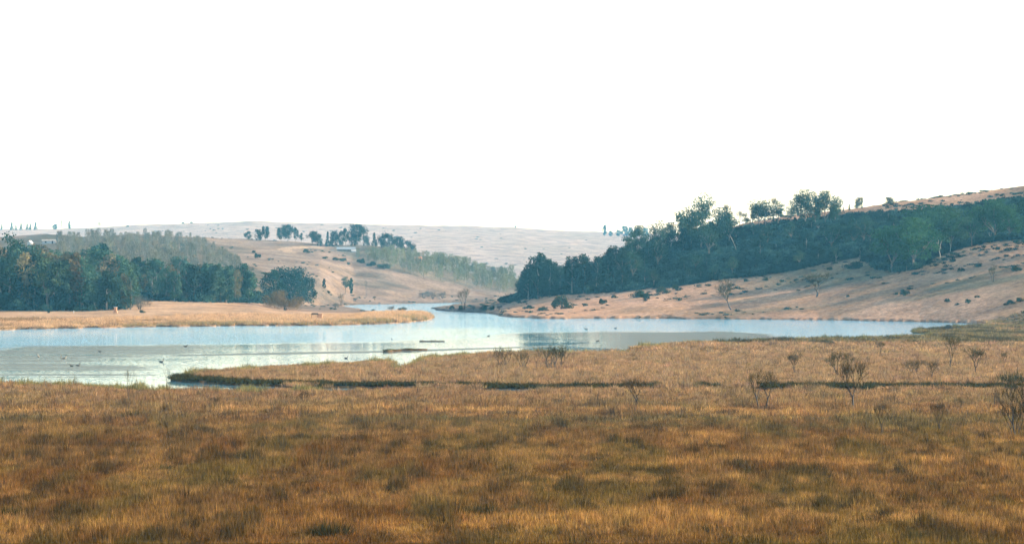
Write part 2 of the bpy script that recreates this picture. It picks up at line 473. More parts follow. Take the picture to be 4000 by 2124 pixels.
WOOD_R = [(1980, 1182), (2060, 1168), (2200, 1150), (2400, 1142), (2600, 1124), (2800, 1098), (3000, 1072), (3150, 1050), (3260, 1022), (3370, 1000), (3420, 1050), (3500, 1064), (3590, 1050), (3640, 1005), (3700, 985), (3800, 960), (3900, 945), (4050, 930), (4700, 860),
          (4700, 690), (4050, 775), (3900, 795), (3700, 822), (3500, 836), (3300, 848), (2900, 895), (2500, 1000), (2200, 1110), (1950, 1180)]
WOOD_L = [(-200, 1216), (320, 1218), (500, 1208), (560, 1172), (1000, 1184), (1230, 1178), (1200, 1120), (1000, 1050), (930, 1020), (800, 930), (230, 910), (-200, 960)]
WOOD_M = [(1290, 960), (1400, 1025), (1600, 1070), (1800, 1115), (1950, 1142), (2100, 1152), (2300, 1160), (2300, 1030), (1900, 1000), (1600, 950)]
TRACK = [(1080, 972), (1120, 964), (1200, 962), (1260, 966), (1295, 976), (1260, 974), (1200, 969), (1130, 974), (1160, 988), (1120, 986)]

def mixc(a, b, t):
    return a + (b - a) * t[..., None]

def marsh_colour(x, y):
    """the sward's own colour at a place: straw, tan, russet and olive patches in long bands"""
    a = fbm(x / 3.5, y / 24, 31, 4); b = fbm(x / 4.5, y / 34, 41, 4); c = fbm(x / 0.8, y / 6.5, 51, 5); e = fbm(x / 5, y / 14, 61, 5)
    wob = (fbm(x / 14, y / 40, 65, 4) - 0.5)
    yy = y + wob * 26
    base = np.broadcast_to(np.array((0.1031, 0.0572, 0.0183)), x.shape + (3,)).copy()
    base = mixc(base, np.array((0.0914, 0.0401, 0.0103)), sstep(0.48, 0.66, a) * 0.6)   # russet
    base = mixc(base, np.array((0.0867, 0.0616, 0.0162)), sstep(0.46, 0.62, b) * 0.75)    # olive
    base = mixc(base, np.array((0.1875, 0.1100, 0.0374)), sstep(0.52, 0.70, e) * 0.6)     # straw
    # belts of sedge and of pale straw lying across the marsh
    belt = lambda y0, w: np.exp(-((yy - y0) / w) ** 2)
    base = mixc(base, np.array((0.065, 0.058, 0.020)), np.clip(belt(336, 9) + 0.7 * belt(318, 4) + 0.6 * belt(386, 6), 0, 1) * sstep(0.36, 0.54, fbm(x / 10, y / 30, 67, 4)) * 0.85)
    base = mixc(base, np.array((0.3164, 0.1781, 0.0552)), np.clip(belt(299, 5) * sstep(8, 20, x) + 0.8 * belt(360, 6) + 0.7 * belt(254, 5) * sstep(5, 14, x) + 0.6 * belt(196, 9), 0, 1) * sstep(0.40, 0.56, fbm(x / 8, y / 30, 69, 4)) * 0.8)
    base = mixc(base, np.array((0.022, 0.018, 0.007)), sstep(0.58, 0.74, c) * 0.75)   # dark sedge clumps
    base = mixc(base, np.array((0.2226, 0.1276, 0.0415)), sstep(0.62, 0.76, 1 - c) * 0.6)
    # the sward by the lake is paler, greyer
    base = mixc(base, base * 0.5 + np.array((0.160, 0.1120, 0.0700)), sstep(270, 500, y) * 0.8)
    return base

base = np.zeros(U.shape + (3,))
hill = np.array((0.2772, 0.1794, 0.1190))
n1 = fbm(X / 45, D / 70, 71, 5); n2 = fbm(X / 14, D / 22, 73, 4)
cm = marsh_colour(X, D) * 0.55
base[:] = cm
up = sstep(940, 1000, D)
hc = mixc(np.broadcast_to(hill, U.shape + (3,)), np.array((0.1848, 0.1276, 0.0840)), sstep(0.5, 0.7, n1))
hc = mixc(hc, np.array((0.3168, 0.1932, 0.1085)), sstep(0.55, 0.75, n2) * 0.6)
base = mixc(base, hc, up)
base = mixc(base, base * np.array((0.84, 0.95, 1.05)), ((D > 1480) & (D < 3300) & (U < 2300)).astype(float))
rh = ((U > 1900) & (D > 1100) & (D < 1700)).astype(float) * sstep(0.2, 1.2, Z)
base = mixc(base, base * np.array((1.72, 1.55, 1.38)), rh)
# orange sunburnt bank on the left
lb = ((U < 1720) & (D > 940) & (D < 1420)).astype(float)
base = mixc(base, np.array((0.42, 0.27, 0.155)), lb * 0.75)
# scrub-green bands
g = sstep(0.47, 0.62, fbm(X / 60, D / 30, 77, 4)) * sstep(2650, 3150, U) * sstep(1150, 1230, D) * (D < 1500)
base = mixc(base, np.array((0.12, 0.12, 0.075)), g * 0.75)
nearflat = ((U > 2450) & (D > 760) & (D < 1120) & (Z < 1.2)).astype(float) * sstep(0.35, 0.5, fbm(X / 20, D / 60, 79, 4))
base = mixc(base, np.array((0.075, 0.072, 0.032)), nearflat * 0.8)
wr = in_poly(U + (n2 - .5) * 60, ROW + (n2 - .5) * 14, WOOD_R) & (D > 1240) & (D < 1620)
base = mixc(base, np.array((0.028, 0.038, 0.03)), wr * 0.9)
wl = in_poly(U, ROW, WOOD_L) & (D > 1200) & (D < 2600)
base = mixc(base, np.array((0.10, 0.085, 0.055)), wl * 0.8)
wm = in_poly(U, ROW, WOOD_M) & (D > 1990) & (D < 2600)
base = mixc(base, np.array((0.15, 0.13, 0.09)), wm * 0.8)
tr = in_poly(U, ROW, TRACK) & (D > 2200) & (D < 2700)
base = mixc(base, np.array((0.46, 0.33, 0.21)), tr * 0.6)
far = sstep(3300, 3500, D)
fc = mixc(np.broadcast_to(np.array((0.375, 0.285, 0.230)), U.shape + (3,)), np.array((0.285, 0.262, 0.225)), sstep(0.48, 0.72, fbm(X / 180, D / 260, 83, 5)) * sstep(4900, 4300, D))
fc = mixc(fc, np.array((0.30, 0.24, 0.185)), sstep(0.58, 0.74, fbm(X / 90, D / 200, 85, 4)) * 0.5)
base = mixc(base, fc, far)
under = (Z < -0.2).astype(float)
base = mixc(base, np.array((0.06, 0.055, 0.04)), under)
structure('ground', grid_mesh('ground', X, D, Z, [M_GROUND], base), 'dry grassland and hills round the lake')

# ------------------------------------------------------------------ lake
us2 = np.concatenate([np.arange(-3500, -100, 80), np.arange(-100, 4120, 9.0), np.arange(4120, 6000, 80)])
ds2 = np.concatenate([np.arange(385, 620, 2.2), np.arange(620, 1100, 3.2), np.arange(1100, 2300, 9.0)])
U2, D2 = np.meshgrid(us2, ds2)
X2 = (U2 - 2000) / FPX * D2
ROW2 = YH + H_CAM * FPX / D2
wv = (fbm(X2 / 30, D2 / 60, 91, 4) - 0.5)
rr = ROW2 + wv * 16
uu = U2 + wv * 160
# wind-ruffled reach against the sheltered near water
edge = T(uu, [(-3500, 1352), (0, 1366), (130, 1352), (400, 1346), (900, 1342), (1500, 1338), (1900, 1318), (2050, 1297), (2400, 1296), (2900, 1298), (3010, 1306), (3100, 1330), (6000, 1330)])
ruff = 1 - sstep(-5, 4, rr - edge)
streak = sstep(0.45, 0.6, fbm(X2 / 70, D2 / 9, 95, 4)) * (1 - ruff)
white = np.exp(-((uu - 1780) / 330) ** 2) * sstep(1268, 1292, rr) + sstep(1378, 1400, ROW2) * sstep(560, 1000, U2)
white = np.clip(white, 0, 1)
GREY_L = [(-400, 1362), (60, 1362), (130, 1350), (420, 1347), (700, 1347), (900, 1352), (700, 1382), (400, 1402), (300, 1425), (500, 1425), (620, 1436), (560, 1470), (300, 1480), (40, 1470), (-400, 1480)]  # outline of the left part of the lake blended to plain grey
GREY_R = [(2060, 1298), (2400, 1297), (2900, 1299), (3020, 1306), (2900, 1318), (3060, 1320), (3060, 1334), (2620, 1350), (2480, 1364), (2200, 1352), (2350, 1337), (2150, 1318)]
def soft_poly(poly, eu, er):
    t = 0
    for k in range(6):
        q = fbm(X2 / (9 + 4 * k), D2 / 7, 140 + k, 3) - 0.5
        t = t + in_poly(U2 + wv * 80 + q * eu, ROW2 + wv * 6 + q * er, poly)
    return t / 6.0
grey_mix = 0.95 * sstep(0.15, 0.45, fbm(X2 / 60, D2 / 9, 97, 4)) * soft_poly(GREY_L, 260, 26) + (0.25 + 0.7 * sstep(2250, 2500, U2)) * soft_poly(GREY_R, 200, 9)
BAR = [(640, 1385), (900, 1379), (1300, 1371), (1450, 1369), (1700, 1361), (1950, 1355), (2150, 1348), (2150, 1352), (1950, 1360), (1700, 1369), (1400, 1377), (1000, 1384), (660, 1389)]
grey_mix = grey_mix * np.where(U2 < 1900, 0.5 + 0.75 * fbm(X2 / 25, D2 / 4, 151, 4), 1.1)
grey_mix = np.maximum(grey_mix, soft_poly(BAR, 90, 2))
rip = 0.03 + ruff * 1.15 * (1 - 0.85 * white) + streak * 0.05 + 0.22 * grey_mix
rip = rip * (0.8 + 0.5 * fbm(X2 / 90, D2 / 25, 99, 4))
structure('lake_water', grid_mesh('lake_water', X2, D2, np.zeros_like(X2), [M_WATER], None, {'ripple': rip, 'grey_mix': np.clip(grey_mix, 0, 1)}), 'pale blue lake')

# ------------------------------------------------------------------ air
hz = MB(); 
HZ_TOP = 150.0
hz.box((0, 4600, (HZ_TOP - 3) / 2), (5200, 4800, (HZ_TOP + 3) / 2))
mh, nth, outh = mat('thin_haze')
pv = N(nth, 'ShaderNodeVolumePrincipled')
pv.inputs['Color'].default_value = (0.17, 0.62, 1.0, 1)
pv.inputs['Density'].default_value = 0.000055
pv.inputs['Absorption Color'].default_value = (1, 1, 1, 1)
pv.inputs['Anisotropy'].default_value = 0.0
nth.links.new(pv.outputs[0], outh.inputs['Volume'])
hzo = link('haze', hz.mesh('haze', mh), kind='stuff', label='thin blue haze over the valley', category='haze')
hzo.visible_shadow = True
# ------------------------------------------------------------------ scattered ground cover (nobody could count it)
def tuft_mesh(name, n, spread, hgt, wid, m, seed, lean=0.35, nseg=1):
    r = np.random.default_rng(seed)
    ang = r.uniform(0, 2 * np.pi, n); rad = spread * np.sqrt(r.uniform(0, 1, n))
    C = np.stack([rad * np.cos(ang), rad * np.sin(ang), np.full(n, -0.05)], -1)
    h = hgt * r.uniform(0.45, 1.1, n) * (1 - 0.35 * (rad / spread) ** 2)
    out = np.stack([np.cos(ang), np.sin(ang)], -1) * (rad / spread)[:, None] * lean + r.normal(0, 0.2, (n, 2))
    D = np.stack([out[:, 0] * h, out[:, 1] * h, h], -1)
    mb = MB(); mb.blades(C, D, wid, r.uniform(0, 1, n) ** 1.5)
    return mb.mesh(name, m)

def scrub_mesh(name, n, m, seed):
    r = np.random.default_rng(seed)
    mb = MB()
    for k in range(5):
        c = np.array([r.uniform(-.5, .5), r.uniform(-.5, .5), r.uniform(0.25, 0.6)])
        p = r.normal(size=(n // 5, 3)); p /= np.linalg.norm(p, axis=1)[:, None]
        p = c + p * (r.uniform(0, 1, n // 5) ** 0.4)[:, None] * np.array((0.45, 0.45, 0.4)); p[:, 2] = np.abs(p[:, 2])
        mb.leaves(p, 0.22, np.clip(r.uniform(0, 0.7, len(p)) + r.uniform(-.2, .2), 0, 1), r)
    return mb.mesh(name, m)

def scatter(name, label, cat, P, rot, scl, idx, tint, meshes):
    """one object: copies of a few tufts stood on given points"""
    col = bpy.data.collections.new(name + '_source')
    for i, me in enumerate(meshes):
        col.objects.link(bpy.data.objects.new('%s_source_%d' % (name, i), me))
    me = bpy.data.meshes.new(name)
    n = len(P)
    me.vertices.add(n); me.vertices.foreach_set('co', np.asarray(P, np.float32).ravel())
    for k, t, v, key in (('rot', 'FLOAT_VECTOR', rot, 'vector'), ('scl', 'FLOAT_VECTOR', scl, 'vector'), ('idx', 'INT', idx, 'value')):
        a = me.attributes.new(k, t, 'POINT'); a.data.foreach_set(key, np.ascontiguousarray(v, np.int32 if t == 'INT' else np.float32).ravel())
    a = me.attributes.new('tint', 'FLOAT_COLOR', 'POINT')
    a.data.foreach_set('color', np.concatenate([tint, np.ones((n, 1))], 1).astype(np.float32).ravel())
    ng = bpy.data.node_groups.new(name + '_scatter', 'GeometryNodeTree')
    ng.interface.new_socket('Geometry', in_out='INPUT', socket_type='NodeSocketGeometry')
    ng.interface.new_socket('Geometry', in_out='OUTPUT', socket_type='NodeSocketGeometry')
    nn = ng.nodes; gi = nn.new('NodeGroupInput'); go = nn.new('NodeGroupOutput')
    ci = nn.new('GeometryNodeCollectionInfo'); ci.inputs['Collection'].default_value = col
    ci.inputs['Separate Children'].default_value = True; ci.inputs['Reset Children'].default_value = True
    ip = nn.new('GeometryNodeInstanceOnPoints'); ip.inputs['Pick Instance'].default_value = True
    def na(nm, dt):
        q = nn.new('GeometryNodeInputNamedAttribute'); q.data_type = dt; q.inputs['Name'].default_value = nm
        return q.outputs['Attribute']
    L = ng.links.new
    L(gi.outputs[0], ip.inputs['Points']); L(ci.outputs[0], ip.inputs['Instance'])
    L(na('idx', 'INT'), ip.inputs['Instance Index']); L(na('rot', 'FLOAT_VECTOR'), ip.inputs['Rotation']); L(na('scl', 'FLOAT_VECTOR'), ip.inputs['Scale'])
    L(ip.outputs[0], go.inputs[0])
    o = link(name, me, kind='stuff', label=label, category=cat)
    md = o.modifiers.new('scatter', 'NODES'); md.node_group = ng
    return o

TUFTS = [tuft_mesh('grass_tuft_%d' % i, 62, 0.62, 0.62, 0.026, M_BLADE, 100 + i) for i in range(3)] + [tuft_mesh('grass_tuft_3', 46, 0.42, 0.8, 0.034, M_BLADE, 103, lean=0.5), tuft_mesh('grass_tuft_4', 34, 0.35, 0.95, 0.03, M_BLADE, 104, lean=0.15)]
REEDT = [tuft_mesh('reed_tuft_%d' % i, 70, 1.1, 2.0, 0.05, M_BLADE, 200 + i, lean=0.12) for i in range(3)]
SCRUBS = [scrub_mesh('scrub_%d' % i, 150, M_SCRUB, 300 + i) for i in range(4)]

def random_ground(n, d0, d1, u0=-260, u1=4260, power=2.0):
    d = (rng.uniform(0, 1, n) * (d1 ** power - d0 ** power) + d0 ** power) ** (1 / power)
    u = rng.uniform(u0, u1, n)
    return u, d

BANK = [(660, 1462), (760, 1484), (1000, 1499), (1300, 1509), (2000, 1513.5), (2400, 1517.5), (3000, 1517.5), (4300, 1521), (4300, 1531), (3000, 1526), (2400, 1526), (2000, 1522), (1300, 1518), (1000, 1509), (760, 1498), (660, 1490)]

def marsh_grass(n, d0, d1, size, beside=0.0):
    u, d = random_ground(n, d0, d1)
    x = (u - 2000) / FPX * d
    if beside:                                   # the marsh goes on to both sides of the view
        half = 2260 / FPX * d
        x = np.where(rng.uniform(0, 1, n) < 0.5, -1, 1) * (half + rng.uniform(0, beside, n)); u = 2000 + x / d * FPX
    keep = ~lake_mask(u, d)
    u, d, x = u[keep], d[keep], x[keep]
    row = YH + H_CAM * FPX / d
    z = terr(u, d, False)
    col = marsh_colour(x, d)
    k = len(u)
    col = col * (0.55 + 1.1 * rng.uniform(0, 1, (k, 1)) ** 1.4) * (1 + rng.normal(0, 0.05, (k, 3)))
    hs = 0.72 + 0.9 * (fbm(x / 5, d / 9, 111, 4) - 0.4) * 1.6 + rng.uniform(-0.12, 0.2, k)
    # dark sedge clumps stand higher
    c = fbm(x / 0.8, d / 6.5, 51, 5); dark = sstep(0.58, 0.74, c)
    hs = hs * (1 + 0.5 * dark) * (0.8 + 0.45 * vnoise(x / 0.7, d / 3.0, 117))
    bank = in_poly(u, row, BANK) & (fbm(x / 4, d / 50, 113, 3) > np.where((u > 2380) & (u < 2950), 0.45, 0.1))
    col[bank] = np.array((0.026, 0.025, 0.008)) * rng.uniform(0.6, 1.4, (bank.sum(), 1))
    hs = np.where(bank, 0.8 + rng.uniform(0, 0.35, k), hs)
    # green rush margin along the lake's near edge
    near = lake_mask(u, d * 1.018) & ~bank & ~((u > 1250) & (row > 1500))
    sel = near & (fbm(x / 3, d / 30, 115, 3) > 0.42)
    col[sel] = col[sel] * 0.35 + np.array((0.075, 0.085, 0.028))
    hs = np.where(sel, hs * rng.uniform(0.9, 1.9, k), hs)
    farflat = (d > 760) & (u > 2450) & (fbm(x / 20, d / 60, 79, 4) > 0.4)
    col[farflat] = (col[farflat] * 0.3 + np.array((0.04, 0.042, 0.017))) * np.where(fbm(x / 5, d / 16, 125, 3) > 0.55, 0.45, 1.1)[farflat, None]
    isl = in_poly(u, row, [(q[0] + sx, q[1] + sy) for q, sx, sy in zip(ISLET, (-25, 0, 25, 25, 0, -25), (-1.5, -2, -1.5, 1.5, 2, 1.5))])
    hs = np.where(isl, 0.3, hs); col[isl] = np.array((0.075, 0.085, 0.028)) * rng.uniform(0.5, 1.3, (isl.sum(), 1))
    s = size * rng.uniform(0.8, 1.3, k)
    scl = np.stack([s, s, np.clip(hs, 0.35, 2.0)], -1)
    return np.stack([x, d, z], -1), scl, col

parts = [marsh_grass(80000, 150, 330, 0.85), marsh_grass(62000, 330, 640, 1.2), marsh_grass(26000, 640, 1120, 2.2),
         marsh_grass(30000, 150, 330, 1.1, 34), marsh_grass(16000, 330, 640, 1.7, 40), marsh_grass(6000, 640, 1120, 2.6, 50)]
P = np.concatenate([p[0] for p in parts]); S = np.concatenate([p[1] for p in parts]); C = np.concatenate([p[2] for p in parts])
k = len(P)
rot = np.stack([rng.normal(0, 0.06, k), rng.normal(0, 0.06, k), rng.uniform(0, 6.28, k)], -1)
scatter('marsh_grass', 'dry brown and straw coloured marsh grass in front of the lake', 'grass', P, rot, S, rng.integers(0, 5, k), C, TUFTS)

# reeds and tall grass of the left bank and its tip
u, d = random_ground(22000, 955, 1330, -850, 1720)
x = (u - 2000) / FPX * d
keep = ~lake_mask(u, d); u, d, x = u[keep], d[keep], x[keep]
dl = H_CAM * FPX / (T(u, SH_L) - YH)
wid = T(u, [(-300, 60), (300, 80), (900, 130), (1300, 170), (1700, 260)])
keep = (d < dl + wid) & (d > dl - 3); u, d, x, dl, wid = u[keep], d[keep], x[keep], dl[keep], wid[keep]
k = len(u)
tip = sstep(1380, 1460, u)
hs = (0.35 + 0.35 * sstep(0.4, 0.6, fbm(x / 14, d / 30, 121, 3)) + 0.55 * tip * sstep(1720, 1600, u) ) * rng.uniform(0.8, 1.2, k)
hs = np.maximum(hs, 0.95 * tip * sstep(1712, 1640, u) * rng.uniform(0.8, 1.15, k))
col = np.array((0.36, 0.245, 0.145)) * rng.uniform(0.7, 1.25, (k, 1)) * np.ones((k, 3))
gm = sstep(0.5, 0.66, fbm(x / 12, d / 26, 123, 3)) * sstep(70, 20, d - dl)
col = col + (np.array((0.15, 0.13, 0.06)) - col) * (gm * 0.8)[:, None]
scatter('reeds', 'golden orange reeds and dry grass along the left bank and its rounded tip', 'reeds', np.stack([x, d, terr(u, d, False)], -1),
        np.stack([0 * x, 0 * x, rng.uniform(0, 6.28, k)], -1), np.stack([1 + 0 * hs, 1 + 0 * hs, hs], -1), rng.integers(0, 3, k), col, REEDT)

# undergrowth of the right hill's wood, scrub of the slopes
def on_rows(u, d):
    z = np.maximum(terr(u, d, False), 0)
    return YH + (H_CAM - z) * FPX / d
u, d = random_ground(37000, 1250, 1620, 1960, 4650)
row = on_rows(u, d); x = (u - 2000) / FPX * d
inw = in_poly(u + (fbm(x / 14, d / 22, 73, 4) - .5) * 60, row, WOOD_R)
open_ = (~inw) & (u > 2500) & (row < 1235) & (((fbm(x / 60, d / 30, 77, 4) > 0.5) & (rng.uniform(0, 1, len(u)) < 0.05)) | ((u > 3450) & (row < 1180) & (fbm(x / 22, d / 9, 161, 3) > 0.5) & (rng.uniform(0, 1, len(u)) < 0.2)))
spit = (u > 1960) & (u < 2400) & (~inw) & (row < 1232) & (rng.uniform(0, 1, len(u)) < 0.022)
keep = (inw & (rng.uniform(0, 1, len(u)) < 0.75)) | open_ | spit
u, d, x = u[keep], d[keep], x[keep]; inw = inw[keep]; k = len(u)
s = np.where(inw, rng.uniform(1.2, 3.2, k), rng.uniform(0.4, 2.2, k))
col = np.where(inw[:, None], 0.7 + 1.5 * sstep(0.4, 0.7, fbm(x / 9, d / 16, 119, 3))[:, None], 1.5) * rng.uniform(0.6, 1.35, (k, 1)) * np.array((1.0, 1.0, 1.05))
scatter('hillside_undergrowth', 'dark green undergrowth covering the wooded slope of the right hill', 'undergrowth', np.stack([x, d, terr(u, d, False) - 0.1], -1),
        np.stack([0 * x, 0 * x, rng.uniform(0, 6.28, k)], -1), np.stack([s, s, s * np.where(inw, rng.uniform(0.8, 1.2, k), rng.uniform(0.3, 0.7, k))], -1), rng.integers(0, 4, k), col, SCRUBS)

# low scrub of the far hills
u, d = random_ground(500, 3700, 5100, 300, 2700); x = (u - 2000) / FPX * d
v = fbm(x / 300, d / 130, 83, 5)
keep = (v > 0.55) | (rng.uniform(0, 1, len(u)) < 0.05); u, d, x = u[keep], d[keep], x[keep]; k = len(u)
s = rng.uniform(0.8, 2.2, k)
scatter('distant_scrub', 'bluish dots of scrub on the far plateau', 'scrub', np.stack([x, d, terr(u, d, False)], -1),
        np.stack([0 * x, 0 * x, rng.uniform(0, 6.28, k)], -1), np.stack([s * 1.5, s * 1.5, s * 0.8], -1), rng.integers(0, 4, k), np.ones((k, 3)) * 2.0, SCRUBS)
u, d = random_ground(1500, 1480, 2550, 600, 2000); x = (u - 2000) / FPX * d
keep = (fbm(x / 40, d / 60, 131, 4) > 0.55) & ~lake_mask(u, d); u, d, x = u[keep], d[keep], x[keep]; k = len(u)
s = rng.uniform(0.4, 1.3, k)
scatter('slope_scrub', 'low grey green scrub dotted over the grassy middle slope', 'scrub', np.stack([x, d, terr(u, d, False)], -1),
        np.stack([0 * x, 0 * x, rng.uniform(0, 6.28, k)], -1), np.stack([s * 1.4, s * 1.4, s * 0.8], -1), rng.integers(0, 4, k), np.ones((k, 3)) * 1.6, SCRUBS)

# undergrowth at the feet of the left wood
u, d = random_ground(5200, 1225, 1620, -250, 1240); x = (u - 2000) / FPX * d
row = on_rows(u, d); keep = in_poly(u, row, [(-300, 1212), (300, 1216), (490, 1209), (560, 1174), (800, 1182), (1000, 1185), (1230, 1187), (1230, 1165), (560, 1140), (480, 1170), (-300, 1175)]) & (rng.uniform(0, 1, len(u)) < 0.8)
u, d, x = u[keep], d[keep], x[keep]; k = len(u)
s = rng.uniform(1.2, 3.4, k)
scatter('wood_undergrowth', 'blue green undergrowth between the trunks of the left wood', 'undergrowth', np.stack([x, d, terr(u, d, False) - 0.1], -1),
        np.stack([0 * x, 0 * x, rng.uniform(0, 6.28, k)], -1), np.stack([s, s, s * rng.uniform(0.8, 1.5, k)], -1), rng.integers(0, 4, k), rng.uniform(0.8, 2.4, (k, 1)) * np.ones((k, 3)), SCRUBS)
# ------------------------------------------------------------------ tree and shrub kinds: unit height meshes (trunk, crown)
def sph(n, r, pw=0.45):
    p = r.normal(size=(n, 3)); p /= np.linalg.norm(p, axis=1)[:, None]
    return p * (r.uniform(0, 1, n) ** pw)[:, None]

def limb(mb, r, p0, p1, r0, r1, n=4, wob=0.02, sides=5, mi=0):
    pts = []
    for i in range(n + 1):
        t = i / n
        q = np.array(p0) + (np.array(p1) - np.array(p0)) * t
        if 0 < i < n:
            q = q + r.normal(0, wob, 3) * np.array((1, 1, 0.3))
        pts.append(tuple(q))
    mb.tube(pts, [r0 + (r1 - r0) * i / n for i in range(n + 1)], sides, float(r.uniform(0.1, 0.5)), mi)
    return pts

def gum_kind(seed, width=0.5, base=0.35, dome=True, leaves=1700, size=0.034, foliage=None, bark=None, tiers=0):
    """gum tree: forked pale trunk, limbs that end in domed clumps, sky showing between"""
    r = np.random.default_rng(seed)
    tb, cb = MB(), MB()
    fork = base * r.uniform(0.6, 0.85)
    limb(tb, r, (0, 0, -0.03), (r.normal(0, .015), r.normal(0, .015), fork), 0.024, 0.017, 4, 0.006, 7)
    nl = r.integers(5, 8)
    blobs = []
    for i in range(nl):
        a = 2 * math.pi * (i + r.uniform(-.3, .3)) / nl
        rr = width * 0.5 * r.uniform(0.35, 0.9)
        zt = 0.90 - 0.30 * (rr / (width * 0.5)) ** 2 + r.uniform(-.06, .03)
        e = (rr * math.cos(a), rr * math.sin(a), zt)
        limb(tb, r, (0, 0, fork - 0.01), e, 0.012, 0.003, 4, 0.02, 5)
        blobs.append((e, width * r.uniform(0.20, 0.30)))
        for j in range(3):
            q = (e[0] * r.uniform(.4, 1.15) + r.normal(0, .03), e[1] * r.uniform(.4, 1.1) + r.normal(0, .03), e[2] - r.uniform(0.08, 0.5) * (1 - base))
            limb(tb, r, (e[0] * .45, e[1] * .45, fork + (zt - fork) * .5), q, 0.006, 0.002, 3, 0.01, 4)
            blobs.append((q, width * r.uniform(0.15, 0.24)))
    blobs.append(((r.normal(0, .03), r.normal(0, .03), 0.91), width * 0.26))
    w = np.array([b[1] ** 2 for b in blobs]); w /= w.sum()
    for (c, rad), ww in zip(blobs, w):
        n = int(leaves * ww)
        p = sph(n, r, 0.4)
        p[:, 2] = np.where(p[:, 2] < 0, p[:, 2] * 0.55, p[:, 2] * 0.75)
        p = p * rad + np.array(c)
        p[:, 2] = np.minimum(p[:, 2], 1.0)
        tone = np.clip(r.uniform(0, 0.55, n) + r.uniform(-.15, .35), 0, 1)
        cb.leaves(p, size, tone, r, 0.55, hang=0.5)
    return dict(trunk=tb.mesh('gum_trunk', bark or M_GUMBARK), crown=cb.mesh('gum_crown', foliage or M_GUM))

def full_kind(seed, width=0.55, low=0.1, leaves=3000, size=0.042, foliage=None, bark=None, shape='oval', nb=30, trunkr=0.02):
    """dense tree, leafy from low down, lumpy outline"""
    r = np.random.default_rng(seed)
    tb, cb = MB(), MB()
    limb(tb, r, (0, 0, -0.03), (r.normal(0, .02), r.normal(0, .02), 0.8), trunkr, 0.004, 5, 0.01, 6)
    blobs = []
    for i in range(nb):
        z = low + (0.97 - low) * (i + 0.5) / nb
        t = (z - low) / (1 - low)
        if shape == 'oval':
            pr = math.sin(math.pi * min(1, t * 0.82 + 0.16)) ** 0.6
        elif shape == 'cone':
            pr = (1 - t) ** 0.8 + 0.08
        elif shape == 'round':
            pr = math.sqrt(max(0.02, 1 - (2 * t - 1) ** 2))
        else:
            pr = 0.75 + 0.25 * math.sin(t * 5)
        a = r.uniform(0, 6.283); rr = width * 0.5 * pr * r.uniform(0.25, 0.85)
        rad = width * r.uniform(0.13, 0.24) * (0.55 + 0.45 * pr)
        c = (rr * math.cos(a), rr * math.sin(a), min(z, 1 - rad * 1.2))
        blobs.append((c, rad))
        if i % 3 == 0:
            limb(tb, r, (0, 0, max(0.05, c[2] - 0.15)), c, trunkr * 0.35, 0.002, 2, 0.01, 4)
    w = np.array([b[1] ** 2 for b in blobs]); w /= w.sum()
    for (c, rad), ww in zip(blobs, w):
        n = max(4, int(leaves * ww)); p = sph(n, r, 0.45) * rad * np.array((1, 1, 1.25)) + np.array(c)
        p[:, 2] = np.where(p[:, 2] > 0.99, 0.99 - (p[:, 2] - 0.99) * 2.0, p[:, 2])
        p[:, 2] = np.clip(p[:, 2], 0.005, 1.0)
        tone = np.clip(r.uniform(0, 0.5, n) + r.uniform(-.15, .35), 0, 1)
        cb.leaves(p, size, tone, r, 0.6, hang=0.4)
    return dict(trunk=tb.mesh('trunk', bark or M_GREYBARK), crown=cb.mesh('crown', foliage or M_DARK))

def poplar_kind(seed, width=0.3, n=520, foliage=None):
    """leafless plantation tree: straight stem and a haze of upright twigs, one mesh"""
    r = np.random.default_rng(seed)
    mb = MB()
    limb(mb, r, (0, 0, -0.03), (r.normal(0, .02), r.normal(0, .02), 0.97), 0.012, 0.002, 4, 0.008, 5, 1)
    for i in range(12):
        z = r.uniform(0.2, 0.8); a = r.uniform(0, 6.28); l = width * 0.55 * (1.05 - z)
        limb(mb, r, (0, 0, z), (l * math.cos(a), l * math.sin(a), min(0.98, z + l * 1.6)), 0.005, 0.001, 2, 0.01, 3, 1)
    z = 0.15 + 0.8 * r.uniform(0, 1, n) ** 0.8
    rad = width * 0.5 * np.sqrt(r.uniform(0, 1, n)) * (0.45 + 0.55 * np.sin(np.pi * np.clip(z, 0, .95) ** 0.9))
    a = r.uniform(0, 6.283, n)
    C = np.stack([rad * np.cos(a), rad * np.sin(a), z], -1)
    Dv = np.stack([np.cos(a) * 0.03, np.sin(a) * 0.03, r.uniform(0.05, 0.12, n)], -1) + r.normal(0, 0.012, (n, 3))
    mb.blades(C, Dv, 0.006, r.uniform(0, 1, n))
    return dict(whole=mb.mesh('poplar', [foliage or M_POPLAR, M_GREYBARK]))

